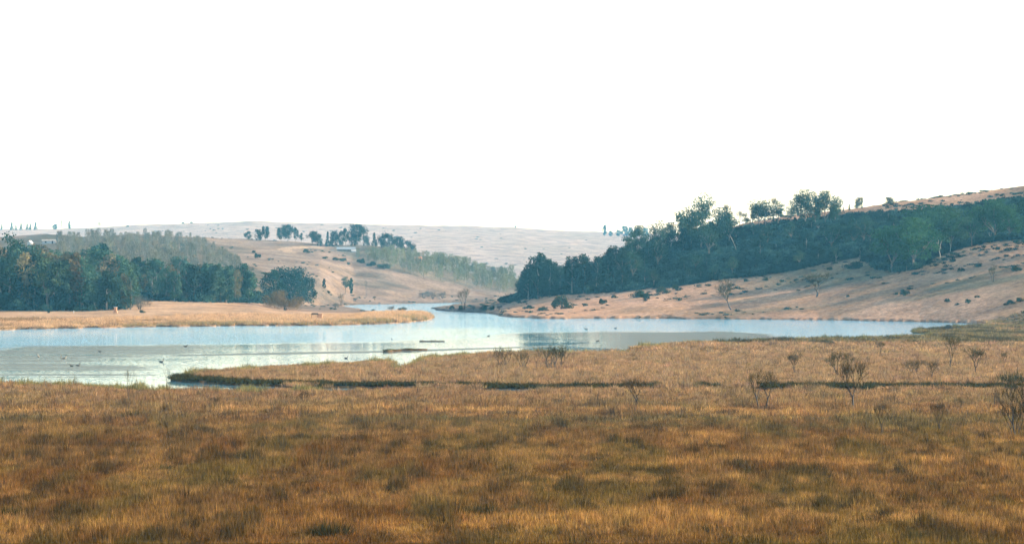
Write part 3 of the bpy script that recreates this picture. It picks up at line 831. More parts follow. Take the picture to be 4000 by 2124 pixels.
def bare_kind(seed, lean=0.0, stems=1, spread=0.6, depth=5, low=0.24, fuzz=0.7, width=0.75):
    """leafless tree: forking limbs opening into a vase of thin twigs; one height unit, crown as wide as asked"""
    r = np.random.default_rng(seed)
    tb, cb = MB(), MB()
    tips = []
    def grow(p, d, l, rad, lev):
        d = d / np.linalg.norm(d)
        q = p + d * l
        mid = (p + q) / 2 + r.normal(0, l * 0.06, 3)
        (tb if lev < 2 else cb).tube([tuple(p), tuple(mid), tuple(q)], [rad, rad * .82, rad * .66], 5 if lev < 2 else 3, float(r.uniform(0, .6)), 0, cap=False)
        if lev >= 2:
            for t_ in r.uniform(0.2, 1, 2):
                tips.append((p + (q - p) * t_, d))
        if lev >= depth:
            tips.append((q, d)); tips.append((q, d)); return
        nk = 3 if r.uniform() < 0.45 else 2
        a0 = r.uniform(0, 6.283)
        for i in range(nk):
            a = a0 + 6.283 * i / nk + r.uniform(-.5, .5)
            sp_ = spread * r.uniform(0.55, 1.25)
            nd = d * 0.8 + np.array((math.cos(a) * sp_, math.sin(a) * sp_, 0.22))
            grow(q if i else p + (q - p) * r.uniform(.7, 1), nd, l * r.uniform(0.66, 0.9), rad * 0.62, lev + 1)
    for s in range(stems):
        a = 2 * math.pi * s / max(1, stems) + r.uniform(-.4, .4)
        k = 0.0 if stems == 1 else 0.30
        grow(np.array((k * 0.2 * math.cos(a), k * 0.2 * math.sin(a), -0.03)), np.array((lean + k * math.cos(a), k * math.sin(a), 1.0)), low * r.uniform(.85, 1.2), 0.026 / stems ** 0.4, 0)
    Cc = np.array([t_[0] for t_ in tips]); Dd = np.array([t_[1] for t_ in tips])
    m = max(1, int(round(3 * fuzz)))
    Cc = np.repeat(Cc, m, 0); Dd = np.repeat(Dd, m, 0); n = len(Cc)
    Dv = Dd * 0.08 + r.normal(0, 0.045, (n, 3)) + np.array((0, 0, 0.03))
    cb.blades(Cc, Dv, 0.0028, r.uniform(0, 1, n))
    V = np.array(cb.v); zm = np.quantile(V[:, 2], 0.995)
    wx = width / (2 * np.quantile(np.hypot(V[:, 0], V[:, 1]), 0.97) / zm)
    for b in (tb, cb):
        out = []
        for x, y, z in b.v:
            z /= zm; k = 1 + (wx - 1) * min(1, max(0, z / 0.45))
            out.append((x / zm * k, y / zm * k, z))
        b.v = out
    return dict(trunk=tb.mesh('bare_trunk', M_BARK), branches=cb.mesh('bare_branches', M_TWIG))

def dome_kind(seed, width=1.3, n=1100, size=0.05, foliage=None, bare=False):
    """rounded bush: stems from the ground and a dome of leaves or twigs; one height unit"""
    r = np.random.default_rng(seed)
    mb, cb = MB(), MB()
    for i in range(9):
        a = r.uniform(0, 6.283); q = width * 0.5 * r.uniform(0.2, 0.8)
        limb(mb, r, (0.05 * math.cos(a), 0.05 * math.sin(a), -0.03), (q * math.cos(a), q * math.sin(a), r.uniform(0.55, 0.85)), 0.018, 0.004, 3, 0.03, 4)
    for k in range(14):
        a = r.uniform(0, 6.283); q = width * 0.5 * math.sqrt(r.uniform(0, .72)); rad = r.uniform(0.18, 0.30)
        c = np.array((q * math.cos(a), q * math.sin(a), (0.95 - rad) * math.sqrt(max(0.05, 1 - (q / (width * 0.55)) ** 2)) * r.uniform(.3, 1)))
        m = n // 14
        p = sph(m, r, 0.45) * rad * np.array((width * .75, width * .75, 1)) + c
        p[:, 2] = np.clip(np.abs(p[:, 2]), 0.01, 1)
        tone = np.clip(r.uniform(0, 0.6, m) + r.uniform(-.15, .3), 0, 1)
        if bare:
            dv = p * np.array((0.12, 0.12, 0)) + np.array((0, 0, 0.09)) + r.normal(0, 0.03, (m, 3))
            cb.blades(p, dv, 0.006, tone)
        else:
            cb.leaves(p, size, tone, r, 0.6)
    return dict(stems=mb.mesh('bush_stems', M_BARK), foliage=cb.mesh('bush_foliage', foliage or M_SHRUB))

K_GUM = [gum_kind(1, 0.62, leaves=2400), gum_kind(2, 0.72, base=0.42, leaves=2600), gum_kind(3, 0.52, base=0.45, leaves=2000), gum_kind(4, 0.9, base=0.25, leaves=4600, size=0.04), gum_kind(5, 1.0, base=0.22, leaves=5200, size=0.04)]
K_DARK = [full_kind(10, 0.6), full_kind(11, 0.5, low=0.15), full_kind(12, 0.7, shape='round', low=0.06), full_kind(13, 0.42, shape='col', low=0.12), full_kind(14, 0.55, low=0.2, leaves=1500)]
K_OLIVE = [full_kind(20, 0.55, low=0.15, foliage=M_OLIVE, leaves=1500), full_kind(21, 0.45, low=0.25, foliage=M_OLIVE, leaves=1300)]
K_PINE = [full_kind(30, 0.82, low=0.26, shape='round', foliage=M_PINE, leaves=2000, size=0.055), full_kind(31, 0.85, low=0.05, foliage=M_PINE, leaves=2000, size=0.055),
          full_kind(32, 0.55, low=0.25, foliage=M_PINE, leaves=1300, size=0.05), full_kind(33, 0.5, low=0.04, shape='cone', foliage=M_PINE, leaves=1500, size=0.05)]
K_POP = [poplar_kind(40 + i, 0.26 + 0.03 * i) for i in range(5)]
K_BARE = [bare_kind(50, width=0.7), bare_kind(51, lean=0.35, width=0.8), bare_kind(52, stems=2, width=0.75, depth=4, fuzz=0.8), bare_kind(53, stems=3, spread=0.5, depth=4, width=0.9), bare_kind(54, spread=0.5, low=0.36, fuzz=0.5, depth=4, width=0.5),
          bare_kind(55, stems=6, spread=0.4, low=0.34, depth=3, width=0.9), bare_kind(56, spread=0.5, low=0.3, width=0.6), bare_kind(57, lean=0.5, spread=0.7, low=0.26, width=1.0)]
K_SHRUB = [dome_kind(60 + i, 1.1 + 0.2 * i, 1700, 0.085) for i in range(4)]
K_DOME = full_kind(15, 1.2, low=0.04, shape='round', leaves=6500, nb=60, size=0.045)
K_WILLOW = dome_kind(70, 1.7, 5200, foliage=M_TWIG, bare=True)
K_GREYB = [dome_kind(71, 1.5, 1500, foliage=M_GREY, bare=True), dome_kind(72, 1.2, 1300, foliage=M_GREY, bare=True)]

def place(kind, name, label, cat, u, d, h, wx=1.0, group=None, tint=None, rz=None, z=None, lean=0.0):
    """stand one individual on the land at photo column u, distance d; h metres tall"""
    x, y, zz = pos(u, d)
    if z is not None:
        zz = z
    parts = list(kind.items())
    if parts[0][0] == 'whole':
        root = link(name, parts[0][1]); obs = [root]
    else:
        root = link(name, None); root.empty_display_size = 1.0; obs = []
        for pn, me in parts:
            obs.append(link(pn, me, root))
    root.location = (x, y, zz)
    root.scale = (h * wx, h * wx, h)
    root.rotation_euler = (0, lean, rnd.uniform(0, 6.283) if rz is None else rz)
    root['label'] = label; root['category'] = cat
    if group:
        root['group'] = group
    if tint is not None:
        for o in obs:
            o.color = (*tint, 1)
    return root

def stand(kind, name, label, cat, u, base, top, dmin, dmax, wx=1.0, **kw):
    d = hit(u, base, dmin, dmax)
    return place(kind, name, label, cat, u, d, (base - top) * d / FPX, wx, **kw)

def tv(lo=0.75, hi=1.3):
    k = rnd.uniform(lo, hi)
    return (k * rnd.uniform(.92, 1.08), k, k * rnd.uniform(.9, 1.1))

# ------------------------------------------------------------------ the left wood
GL = 'dark trees of the wood on the left bank'
def row_of(us_, base_tab, top_tab, dmin, dmax, kinds, name, label, cat, group, wx=1.0, jit=12, tj=30, tint=(1.0, 2.9), skip=None):
    for u in us_:
        u = u + rnd.uniform(-jit, jit)
        if skip and skip(u):
            continue
        b = T(u, base_tab) + rnd.uniform(-8, 3); t = T(u, top_tab) + rnd.uniform(-tj * .4, tj)
        stand(rnd.choice(kinds), name, label, cat, u, b, t, dmin, dmax, wx * rnd.uniform(1.0, 1.45), group=group, tint=tuple(a * b for a, b in zip(tv(*tint), (1.25, 1.02, 0.95))))

LB = 'dark green tree in the dense wood along the left bank'
row_of(np.arange(-20, 520, 24), [(-50, 1206), (300, 1212), (500, 1206)], [(-50, 1030), (60, 1000), (90, 985), (200, 985), (320, 985), (350, 1050), (520, 1060)], 1180, 1330,
       K_DARK + K_OLIVE[:1] + [K_GUM[0]], 'evergreen_tree', LB, 'tree', GL)
row_of(np.arange(0, 620, 32), [(0, 1185), (300, 1180), (600, 1160)], [(0, 955), (100, 945), (250, 985), (380, 960), (450, 1000), (620, 1015)], 1330, 1560, K_DARK + K_OLIVE, 'evergreen_tree', LB, 'tree', GL, tj=22)
row_of(np.arange(545, 1000, 24), [(540, 1170), (800, 1181), (1000, 1182)], [(540, 1070), (600, 1035), (760, 1040), (900, 1032), (970, 1040), (1000, 1060)], 1330, 1480, K_DARK + K_OLIVE[:1], 'evergreen_tree', LB, 'tree', GL)
row_of(np.arange(560, 960, 36), [(560, 1160), (1000, 1165)], [(540, 1040), (700, 1015), (800, 1025), (900, 1035), (960, 1050)], 1480, 1640, K_DARK + K_OLIVE, 'evergreen_tree', LB, 'tree', GL, tj=20)
stand(K_GUM[2], 'tall_tree', 'tall narrow dark tree rising above the wood at the far left edge', 'tree', 36, 1185, 902, 1300, 1500, 0.8, tint=(.8, .9, .8))
stand(K_DARK[2], 'round_tree', 'round dark crowned tree standing above the left wood, in front of the bare plantation', 'tree', 390, 1120, 948, 1500, 1900, 0.95, tint=(.7, .8, .8))
for u, t in ((130, 982), (245, 984), (175, 990)):
    stand(K_OLIVE[0], 'autumn_tree', 'brownish olive tree at the front of the left wood', 'tree', u, 1205, t, 1180, 1400, 0.95, group='brownish trees in the left wood', tint=tv(.9, 1.3))
for u, h in ((165, 70), (222, 85), (440, 90), (755, 80), (818, 75), (350, 95), (285, 60)):
    pass
stand(K_DOME, 'dome_tree', 'large domed dark green tree behind the round bare willow', 'tree', 1135, 1184, 1038, 1400, 1900, 0.98, tint=(.8, .9, .95))
stand(K_DARK[0], 'broad_tree', 'broad dark tree at the right end of the left wood, right of the domed tree', 'tree', 1205, 1186, 1082, 1400, 1900, 1.2, tint=(.9, 1, 1))
stand(K_DARK[2], 'leaning_tree', 'dark tree between the domed tree and the left wood', 'tree', 1060, 1184, 1052, 1400, 1700, 1.1, tint=(1., 1.1, 1.))
stand(K_WILLOW, 'willow_bush', 'large round leafless olive brown willow in front of the domed dark tree', 'bush', 1110, 1200, 1116, 1180, 1420, 1.12, tint=(2.3, 2.0, 1.6))
stand(K_GREYB[0], 'grey_bush', 'low grey leafless bush at the right foot of the front left wood', 'bush', 545, 1208, 1140, 1180, 1350, 0.85)
stand(K_SHRUB[1], 'small_shrub', 'small dark shrub on the bank right of the orange pillar', 'shrub', 556, 1222, 1206, 1150, 1330, 1.2)
stand(K_SHRUB[0], 'small_shrub', 'small dark shrub on the far left bank in front of the wood', 'shrub', 190, 1222, 1211, 1150, 1330, 1.0)
stand(K_SHRUB[2], 'tiny_shrub', 'tiny dark tussock in the orange grass of the far left bank', 'shrub', 235, 1249, 1243, 1050, 1330, 1.0)

# bare plantation behind the left wood
GP = 'bare poplars of the plantation on the left hill'
PL = [(235, 1060), (215, 915), (400, 905), (600, 908), (760, 925), (850, 962), (925, 1012), (985, 1050), (960, 1075), (600, 1075)]
cnt = 0; tries = 0; pts = []
while cnt < 170 and tries < 5000:
    tries += 1
    u = rnd.uniform(210, 990); b = rnd.uniform(935, 1085)
    if not in_poly(np.array([u]), np.array([b - 22.0]), PL)[0] or any(abs(u - p[0]) < 13 and abs(b - p[1]) < 7 for p in pts):
        continue
    pts.append((u, b)); cnt += 1
for u, b in sorted(pts, key=lambda q: q[1]):
    d = hit(u, b, 1600, 2700)
    h = rnd.uniform(.72, 1.08) * min(rnd.uniform(9.5, 14), (b - T(u, [(200, 908), (240, 898), (400, 888), (600, 896), (760, 912), (850, 946), (930, 1000), (1000, 1045)]) + rnd.uniform(-6, 3)) * d / FPX)
    if h < 3:
        continue
    place(rnd.choice(K_POP), 'poplar_tree', 'pale leafless poplar in the plantation behind the left wood', 'tree', u, d, h, rnd.uniform(1.0, 1.5), GP, tv(.75, 1.15))
# bare plantation in the middle valley
GM = 'pale trees of the plantation in the middle valley'
PM = [(1385, 1012), (1400, 985), (1480, 965), (1600, 975), (1750, 995), (1900, 1015), (2010, 1050), (2045, 1120), (2040, 1152), (1960, 1145), (1800, 1112), (1600, 1068)]
cnt = 0; tries = 0; pts = []
while cnt < 150 and tries < 6000:
    tries += 1
    u = rnd.uniform(1380, 2060); b = rnd.uniform(985, 1160)
    if not in_poly(np.array([u]), np.array([b - 6.0]), PM)[0] or any(abs(u - p[0]) < 13 and abs(b - p[1]) < 6 for p in pts):
        continue
    pts.append((u, b)); cnt += 1
for u, b in sorted(pts, key=lambda q: q[1]):
    d = hit(u, b, 1990, 2600)
    k = tv(.8, 1.25)
    h = rnd.uniform(.72, 1.08) * min(rnd.uniform(9, 14), (b - T(u, [(1380, 968), (1500, 962), (1600, 968), (1700, 978), (1900, 1003), (2010, 1045), (2060, 1100)]) + rnd.uniform(-6, 3)) * d / FPX)
    if h < 3:
        continue
    place(rnd.choice(K_POP), 'poplar_tree', 'pale grey green leafless poplar in the plantation of the middle valley', 'tree', u, d, h, rnd.uniform(1.1, 1.9), GM, (k[0] * .95, k[1] * 1.05, k[2] * .8))
# dark shrubs along its lower edge
for u, b, t in ((1270, 1012, 998), (1310, 1018, 1000), (1340, 1022, 1004), (1362, 1034, 1022), (1410, 1030, 1005), (1450, 1040, 1015), (1500, 1052, 1025)):
    stand(rnd.choice(K_SHRUB), 'hill_shrub', 'dark shrub along the lower left edge of the valley plantation', 'shrub', u, b, t, 1950, 2600, 1.2, group='dark shrubs under the valley plantation')

# ------------------------------------------------------------------ the row of pines on the middle brow
BROW = [(968, 931, 899, 1, 1.3, 'short round pine, leftmost of the row on the middle hill brow'),
        (1009, 938, 893, 1, 1.05, 'oval pine second from the left in the row on the middle hill brow'),
        (1036, 942, 882, 0, 0.8, 'lollipop shaped pine with bare trunk, just right of the oval pine on the brow'),
        (1125, 945, 875, 0, 1.15, 'wide spreading flat topped pine standing apart on the middle hill brow'),
        (1098, 945, 887, 0, 0.8, 'smaller pine overlapping the left of the spreading flat topped pine'),
        (1156, 945, 887, 2, 0.8, 'slim tall pine right of the spreading flat topped pine'),
        (1177, 944, 908, 2, 1.0, 'small slim pine just right of the slim tall pine on the brow'),
        (1222, 958, 902, 0, 1.1, 'broad pine above the pale track on the brow'),
        (1245, 960, 912, 1, 0.9, 'lower pine touching the right side of the broad pine above the track'),
        (1280, 964, 904, 3, 0.75, 'narrow pine at the left end of the dense pine clump'),
        (1306, 960, 899, 1, 0.95, 'pine second from the left in the dense clump behind the long shed'),
        (1330, 958, 900, 1, 0.9, 'pine in the dense clump behind the left part of the shed'),
        (1351, 958, 890, 2, 0.95, 'tall pointed pine in the dense clump left of the largest pine'),
        (1398, 958, 873, 0, 1.15, 'largest and tallest round pine in the clump behind the long shed'),
        (1378, 960, 912, 1, 1.1, 'low full pine under the left of the largest pine'),
        (1428, 960, 918, 1, 1.1, 'low full pine under the right of the largest pine'),
        (1462, 962, 908, 3, 1.0, 'pointed pine right of the low gap beside the largest pine'),
        (1500, 968, 910, 1, 1.05, 'tallest pine of the clump at the right end of the brow'),
        (1525, 975, 911, 1, 1.05, 'full pine just right of the tallest pine of the right hand clump'),
        (1560, 985, 920, 1, 1.0, 'lower pine near the right end of the brow row'),
        (1598, 995, 938, 1, 1.05, 'last low pine at the right end of the brow row')]
for u, b, t, k, w, lab in BROW:
    stand(K_PINE[k], 'pine_tree', lab, 'tree', u, b, t, 2200, 2900, w, group='pines on the brow of the middle hill', tint=tv(.85, 1.1))
for u, b, t, lab in ((1197, 988, 966, 'dark round bush beside the pale track below the pines'), (1007, 1008, 984, 'round dark bush alone on the middle slope above the left wood'),
                     (991, 989, 975, 'small faint bush just above the lone round bush on the middle slope'), (1719, 992, 943, 'dark twin topped bush above the valley plantation'),
                     (1745, 992, 958, 'small dark bush right of the twin topped bush above the valley plantation'), (1808, 1000, 966, 'grey brown bush above the right part of the valley plantation'), (1284, 1146, 1132, 'low green shrub under the small dark tree on the lower slope')):
    stand(rnd.choice(K_SHRUB[:2]), 'hill_bush', lab, 'bush', u, b, t, 1460, 2700, 1.0)
stand(K_DARK[3], 'small_tree', 'small crooked dark tree on the lower slope right of the domed tree', 'tree', 1266, 1130, 1089, 1440, 2400, 1.0)
stand(K_GUM[2], 'forked_tree', 'two stemmed dark green tree alone on the lower middle slope', 'tree', 1350, 1150, 1078, 1440, 2400, 1.0, tint=(.8, 1, .8))
stand(K_DARK[3], 'slim_tree', 'slim green tree touching the right of the two stemmed tree', 'tree', 1372, 1152, 1085, 1440, 2400, 0.8, tint=(.9, 1.2, .9))
stand(K_BARE[4], 'bare_sapling', 'thin bare pole like tree on the lower middle slope', 'tree', 1430, 1162, 1092, 1440, 2400, 0.5)
stand(K_BARE[5], 'bare_shrub', 'twiggy leafless shrub on the shore left of the inlet', 'shrub', 1333, 1194, 1140, 1300, 1960, 0.6)
stand(K_GREYB[0], 'grey_bush', 'low grey bush at the foot of the bare shrub left of the inlet', 'bush', 1310, 1200, 1178, 1250, 1960, 1.1)
stand(K_GREYB[1], 'grey_bush', 'low grey brown bush behind the reed tip beside the water', 'bush', 1530, 1214, 1186, 1200, 1500, 1.0)
stand(K_SHRUB[2], 'low_shrub', 'low dark shrub on the back of the rounded reed tip', 'shrub', 1572, 1214, 1192, 1200, 1500, 1.2)
for i, (u, b, t) in enumerate(((1655, 1166, 1126), (1690, 1168, 1128), (1728, 1166, 1130))):
    stand(rnd.choice(K_GREYB), 'grey_bush', 'grey leafless bush on the far shore above the inlet', 'bush', u, b, t, 2050, 2500, 1.0, group='grey bushes above the inlet')
stand(K_BARE[3], 'bare_tree', 'grey many stemmed leafless tree on the low spit in the inlet', 'tree', 1812, 1206, 1120, 1500, 1640, 0.75, tint=(1.3, 1.3, 1.4))
stand(K_BARE[4], 'bare_sapling', 'very thin bare sapling at the left end of the low spit', 'tree', 1733, 1206, 1170, 1500, 1640, 0.4)
for u, b, t in ((1765, 1207, 1188), (1800, 1209, 1190), (1850, 1210, 1186), (1890, 1212, 1184), (1920, 1212, 1188), (1950, 1212, 1186)):
    stand(rnd.choice(K_GREYB + K_SHRUB[1:2]), 'spit_shrub', 'low dark shrub on the spit under the many stemmed bare tree', 'shrub', u, b, t, 1440, 1640, 0.9, group='low shrubs on the spit')

# ------------------------------------------------------------------ far skyline trees
SKY = [(6, 896, 879), (46, 897, 872), (62, 897, 883), (82, 897, 876), (106, 896, 877), (118, 896, 876), (139, 896, 871), (271, 893, 868)]
for u, b, t in SKY:
    place(K_PINE[3], 'skyline_conifer', 'tiny pale conifer on the far left skyline', 'tree', u, 5150, (b - t + 6) * 5150 / FPX, 1.1, 'conifers on the far left skyline', (1.2, 1.2, 1.2))
place(K_DARK[2], 'skyline_tree', 'low round tree clump on the far left skyline', 'tree', 215, 5150, (894 - 880 + 6) * 5150 / FPX, 2.0)
place(K_POP[0], 'skyline_poplar', 'tall thin faint poplar on the far left skyline', 'tree', 240, 5150, 36 * 5150 / FPX, 0.6)
place(K_POP[3], 'skyline_poplar', 'pale leafless tree on the skyline above the left plantation', 'tree', 388, 5150, 22 * 5150 / FPX, 2.0)
for u in (498, 715, 748):
    place(K_SHRUB[1], 'skyline_bush', 'tiny dark bush on the far left skyline', 'bush', u, 5150, 3.2, 1.2, 'bushes on the far left skyline')
place(K_SHRUB[0], 'skyline_bush', 'tiny bush on the crest of the far plateau above the inlet', 'bush', 2014, 5180, 3.4, 1.0)
for i, (u, t, w, k) in enumerate(((2362, 869, .6, 1), (2385, 892, .9, 2), (2415, 888, .9, 2), (2440, 872, .9, 0), (2462, 878, .8, 0), (2490, 880, .9, 2), (2520, 878, 1.0, 0))):
    place(K_DARK[k], 'skyline_tree', 'pale blue hazy tree on the far skyline left of the dark hill wood', 'tree', u, 5000, (914 - t) * 5000 / FPX, w * 1.5, 'hazy trees on the far skyline', (1.1, 1.1, 1.1))

# ------------------------------------------------------------------ the wood on the right hill
GR = 'dark trees filling the wood on the right hill'
LR = 'dark blue green tree in the dense wood on the right hill'
LOWB = [(2030, 1168), (2200, 1150), (2400, 1140), (2600, 1120), (2800, 1092), (3000, 1066), (3150, 1046), (3300, 1024), (3400, 1002), (3500, 995)]
UPB = [(2030, 1150), (2200, 1105), (2400, 1045), (2600, 985), (2800, 925), (3000, 880), (3200, 862), (3400, 838), (3500, 835)]
SKYB = [(2035, 1075), (2070, 1010), (2150, 1010), (2200, 1035), (2300, 1005), (2400, 975), (2500, 940), (2600, 908), (2700, 868), (2860, 868), (2890, 884), (2950, 878), (3060, 874), (3100, 852), (3280, 852), (3300, 834), (3500, 825)]
for fr, step in ((0.04, 46), (0.3, 40), (0.55, 40), (0.8, 40), (1.0, 40)):
    u = 2035 + rnd.uniform(0, 20)
    while u < 3500:
        uu_ = u + rnd.uniform(-14, 14)
        b = T(uu_, LOWB) * (1 - fr) + T(uu_, UPB) * fr + rnd.uniform(-5, 5)
        if fr < 0.6 and uu_ > 2480 and rnd.random() < 0.55:
            u += step; continue
        d = hit(uu_, b, 1280, 1620)
        h = rnd.uniform(6, 16) if fr > 0.1 else rnd.uniform(4.0, 9)
        h = min(h, (b - T(uu_, SKYB) + rnd.uniform(-18, 4)) * d / FPX)
        if h < 2.2:
            u += step * .6; continue
        place(rnd.choice(K_DARK + [K_GUM[0], K_GUM[2]]), 'evergreen_tree', LR, 'tree', uu_, d, h, rnd.uniform(.95, 1.4), GR, tv(.5, 1.35))
        u += step * rnd.uniform(.8, 1.25)
# tall gums and other trees that stand out of it
GUMS = [(2745, 945, 755, 1, 0.78, 'tallest gum tree on the right hill with a flat topped crown over a bare waist'),
        (2742, 985, 830, 3, 1.1, 'broad gum below the tallest gum, with two pale lit stems at its foot'),
        (2680, 960, 810, 0, 0.9, 'ragged gum left of the tallest gum'),
        (2655, 985, 826, 2, 1.0, 'slender gum with see through crown further left of the tallest gum'),
        (2820, 950, 812, 4, 0.7, 'ragged gum right of the tallest gum with dead twigs on top'),
        (2850, 960, 835, 0, 0.95, 'rounded gum at the right shoulder of the tallest gum group'),
        (2610, 985, 868, 1, 0.85, 'gum with hooked open crown on the left flank of the hill wood'),
        (2575, 1000, 862, 0, 0.95, 'gum with an arching top limb at the left of the skyline wood'),
        (2500, 1005, 882, 3, 0.72, 'low spreading gum reaching left over the pale far plateau'),
        (2470, 1050, 905, 2, 1.1, 'thin topped gum in front of the low spreading gum'),
        (2965, 900, 776, 1, 1.0, 'gum with a bent crown left of the twin umbrella gums'),
        (2990, 900, 782, 0, 1.15, 'dense gum touching the bent crowned gum on the skyline'),
        (3040, 890, 780, 2, 1.1, 'thin see through gum left of the gap before the umbrella gums'),
        (2935, 905, 806, 2, 1.2, 'small low gum at the left of the bent crowned gum'),
        (3145, 885, 743, 4, 0.72, 'left one of the twin umbrella crowned gums on the skyline'),
        (3225, 885, 747, 4, 0.78, 'right one of the twin umbrella crowned gums on the skyline'),
        (3090, 880, 788, 0, 0.85, 'low branching gum under the left side of the umbrella gums'),
        (3185, 885, 775, 3, 0.6, 'dark gum between and in front of the twin umbrella gums'),
        (3262, 880, 790, 0, 0.8, 'short gum under the right side of the umbrella gums')]
for u, b, t, k, w, lab in GUMS:
    stand(K_GUM[k], 'gum_tree', lab, 'tree', u, b, t, 1380, 1640, w, group='gum trees on the skyline of the right hill', tint=tv(.8, 1.15))
for u, b, t, w, lab in ((2690, 900, 795, .5, 'dead bare branches left of the tallest gum'), (2838, 900, 790, .6, 'bare dead tree right of the tallest gum, thin against the sky'), (2890, 905, 818, .6, 'thin bare dead tree in the sky gap right of the tallest gum group'),
                        (3022, 880, 764, .6, 'bare dead tree sticking up behind the dense gum'), (2560, 940, 850, .4, 'thin dead stem on the left flank of the hill wood')):
    stand(K_BARE[6], 'dead_tree', lab, 'tree', u, b, t, 1380, 1640, w, tint=(1.2, 1.2, 1.2))
BIG = [(2100, 1168, 985, 2, 0.95, 'large round dark tree at the left end of the right hill wood'),
       (2065, 1172, 1040, 0, 1.0, 'lower dark tree at the left foot of the large round tree'),
       (2150, 1160, 1010, 2, 0.9, 'dark round tree merging into the right of the large round tree'),
       (2235, 1150, 1000, 0, 1.0, 'bushy dark tree in the dip right of the large round tree'),
       (2285, 1140, 990, 2, 0.85, 'domed dark tree with arched top right of the dip'),
       (2335, 1130, 1000, 4, 1.0, 'lighter green tree beside the domed arched tree'),
       (2395, 1110, 958, 0, 0.95, 'dark tree with a ragged flat top at the step of the hill wood'),
       (2440, 1100, 962, 2, 0.85, 'dark tree right of the ragged flat topped tree')]
for u, b, t, k, w, lab in BIG:
    stand(K_DARK[k], 'evergreen_tree', lab, 'tree', u, b, t, 1280, 1620, w, tint=tv(.7, 1.05))
RB = [(3640, 992, 802, 4, 1.35, 'huge spreading gum with white trunks above the grassy right slope'),
      (3715, 978, 818, 3, 1.1, 'gum with a bright pale trunk at the right of the huge spreading gum'),
      (3570, 1052, 852, 3, 1.05, 'dark broad gum at the left of the huge spreading gum'),
      (3485, 1060, 885, 4, 1.05, 'dark low gum at the left end of the big gum group on the slope'),
      (3885, 938, 780, 4, 1.2, 'large rounded gum near the right edge with a thin white trunk'),
      (3945, 935, 815, 3, 1.1, 'gum crown overlapping the right of the large rounded gum'),
      (3795, 965, 835, 0, 0.8, 'narrow dark gum between the two big gum groups')]
for u, b, t, k, w, lab in RB:
    stand(K_GUM[k], 'gum_tree', lab, 'tree', u, b, t, 1300, 1560, w, group='big gums on the right slope', tint=(rnd.uniform(1.2, 1.5), rnd.uniform(1.3, 1.6), rnd.uniform(.9, 1.1)))
CRT = [(3400, 836), (3500, 818), (3700, 796), (4000, 762)]
# dark trees behind them, under the crest
for u0, b0 in [(3420, 900), (3470, 870), (3530, 850), (3590, 845), (3660, 835), (3720, 828), (3780, 830), (3840, 825), (3900, 815), (3960, 810), (4010, 800), (3990, 850), (3940, 790), (3980, 790), (3430, 950), (3480, 930), (3400, 975), (3520, 945), (3560, 915), (3700, 880), (3800, 880), (3840, 870), (3450, 985), (3550, 985)]:
    d = hit(u0, b0, 1300, 1600)
    hh = min(rnd.uniform(6, 9), (b0 - T(u0, CRT)) * d / FPX)
    if hh < 2:
        continue
    place(rnd.choice(K_DARK), 'evergreen_tree', 'dark tree in the shaded wood under the crest at the right', 'tree', u0, d, hh, rnd.uniform(1.1, 1.5), 'shaded trees under the right crest', tv(.6, 1.0))
stand(K_PINE[1], 'round_conifer', 'rounded dense conifer alone on the crest right of the umbrella gums', 'tree', 3358, 815, 769, 1400, 1640, 1.3)
stand(K_PINE[1], 'spiky_bush', 'dark bristly bush on the bare crest of the right hill', 'bush', 3473, 804, 768, 1400, 1640, 1.55)
stand(K_PINE[3], 'young_conifer', 'small pointed conifer on the crest left of the rounded conifer', 'tree', 3318, 822, 796, 1400, 1640, 1.0)
stand(K_PINE[3], 'young_conifer', 'tiny pointed conifer nearest the umbrella gums on the crest', 'tree', 3294, 826, 806, 1400, 1640, 0.9)

# pale stems catching light inside the wood
def pale_stem(u, base, top, lean, label, forked=False):
    r = np.random.default_rng(int(u)); mb = MB()
    limb(mb, r, (0, 0, -0.03), (lean, 0, 1.0), 0.024, 0.014, 5, 0.02, 6)
    if forked:
        limb(mb, r, (lean * .4, 0, .4), (lean + .2, 0.05, .95), 0.024, 0.012, 4, 0.02, 5)
        limb(mb, r, (lean * .6, 0, .6), (lean - .15, 0.05, .95), 0.018, 0.01, 3, 0.02, 5)
    d = hit(u, base, 1280, 1620) - 7
    o = link('pale_stem', mb.mesh('pale_stem', M_PALE), label=label, category='dead tree')
    x, y, z = pos(u, d); h = (base - top) * d / FPX
    o.location = (x, y, z); o.scale = (h, h, h); o.rotation_euler = (0, 0, 0)
pale_stem(2884, 985, 915, -0.45, 'long leaning grey white dead trunk in the middle of the hill wood')
pale_stem(2752, 945, 905, 0.05, 'short pale stem lit by the sun under the tallest gum', True)
pale_stem(3190, 905, 872, 0.2, 'short whitish stem under the left umbrella gum', True)
pale_stem(3034, 975, 945, -0.1, 'faint grey stem in the shade right of the leaning dead trunk')
pale_stem(3673, 998, 930, -0.1, 'white forked trunk at the foot of the huge spreading gum', True)
pale_stem(3712, 975, 918, -0.03, 'bright cream trunk right of the white forked trunk')
pale_stem(3869, 940, 900, -0.08, 'thin white trunk under the large rounded gum near the right edge', True)
pale_stem(3542, 1052, 1030, 0.0, 'small white post like stump on the shaded grass below the big gums')

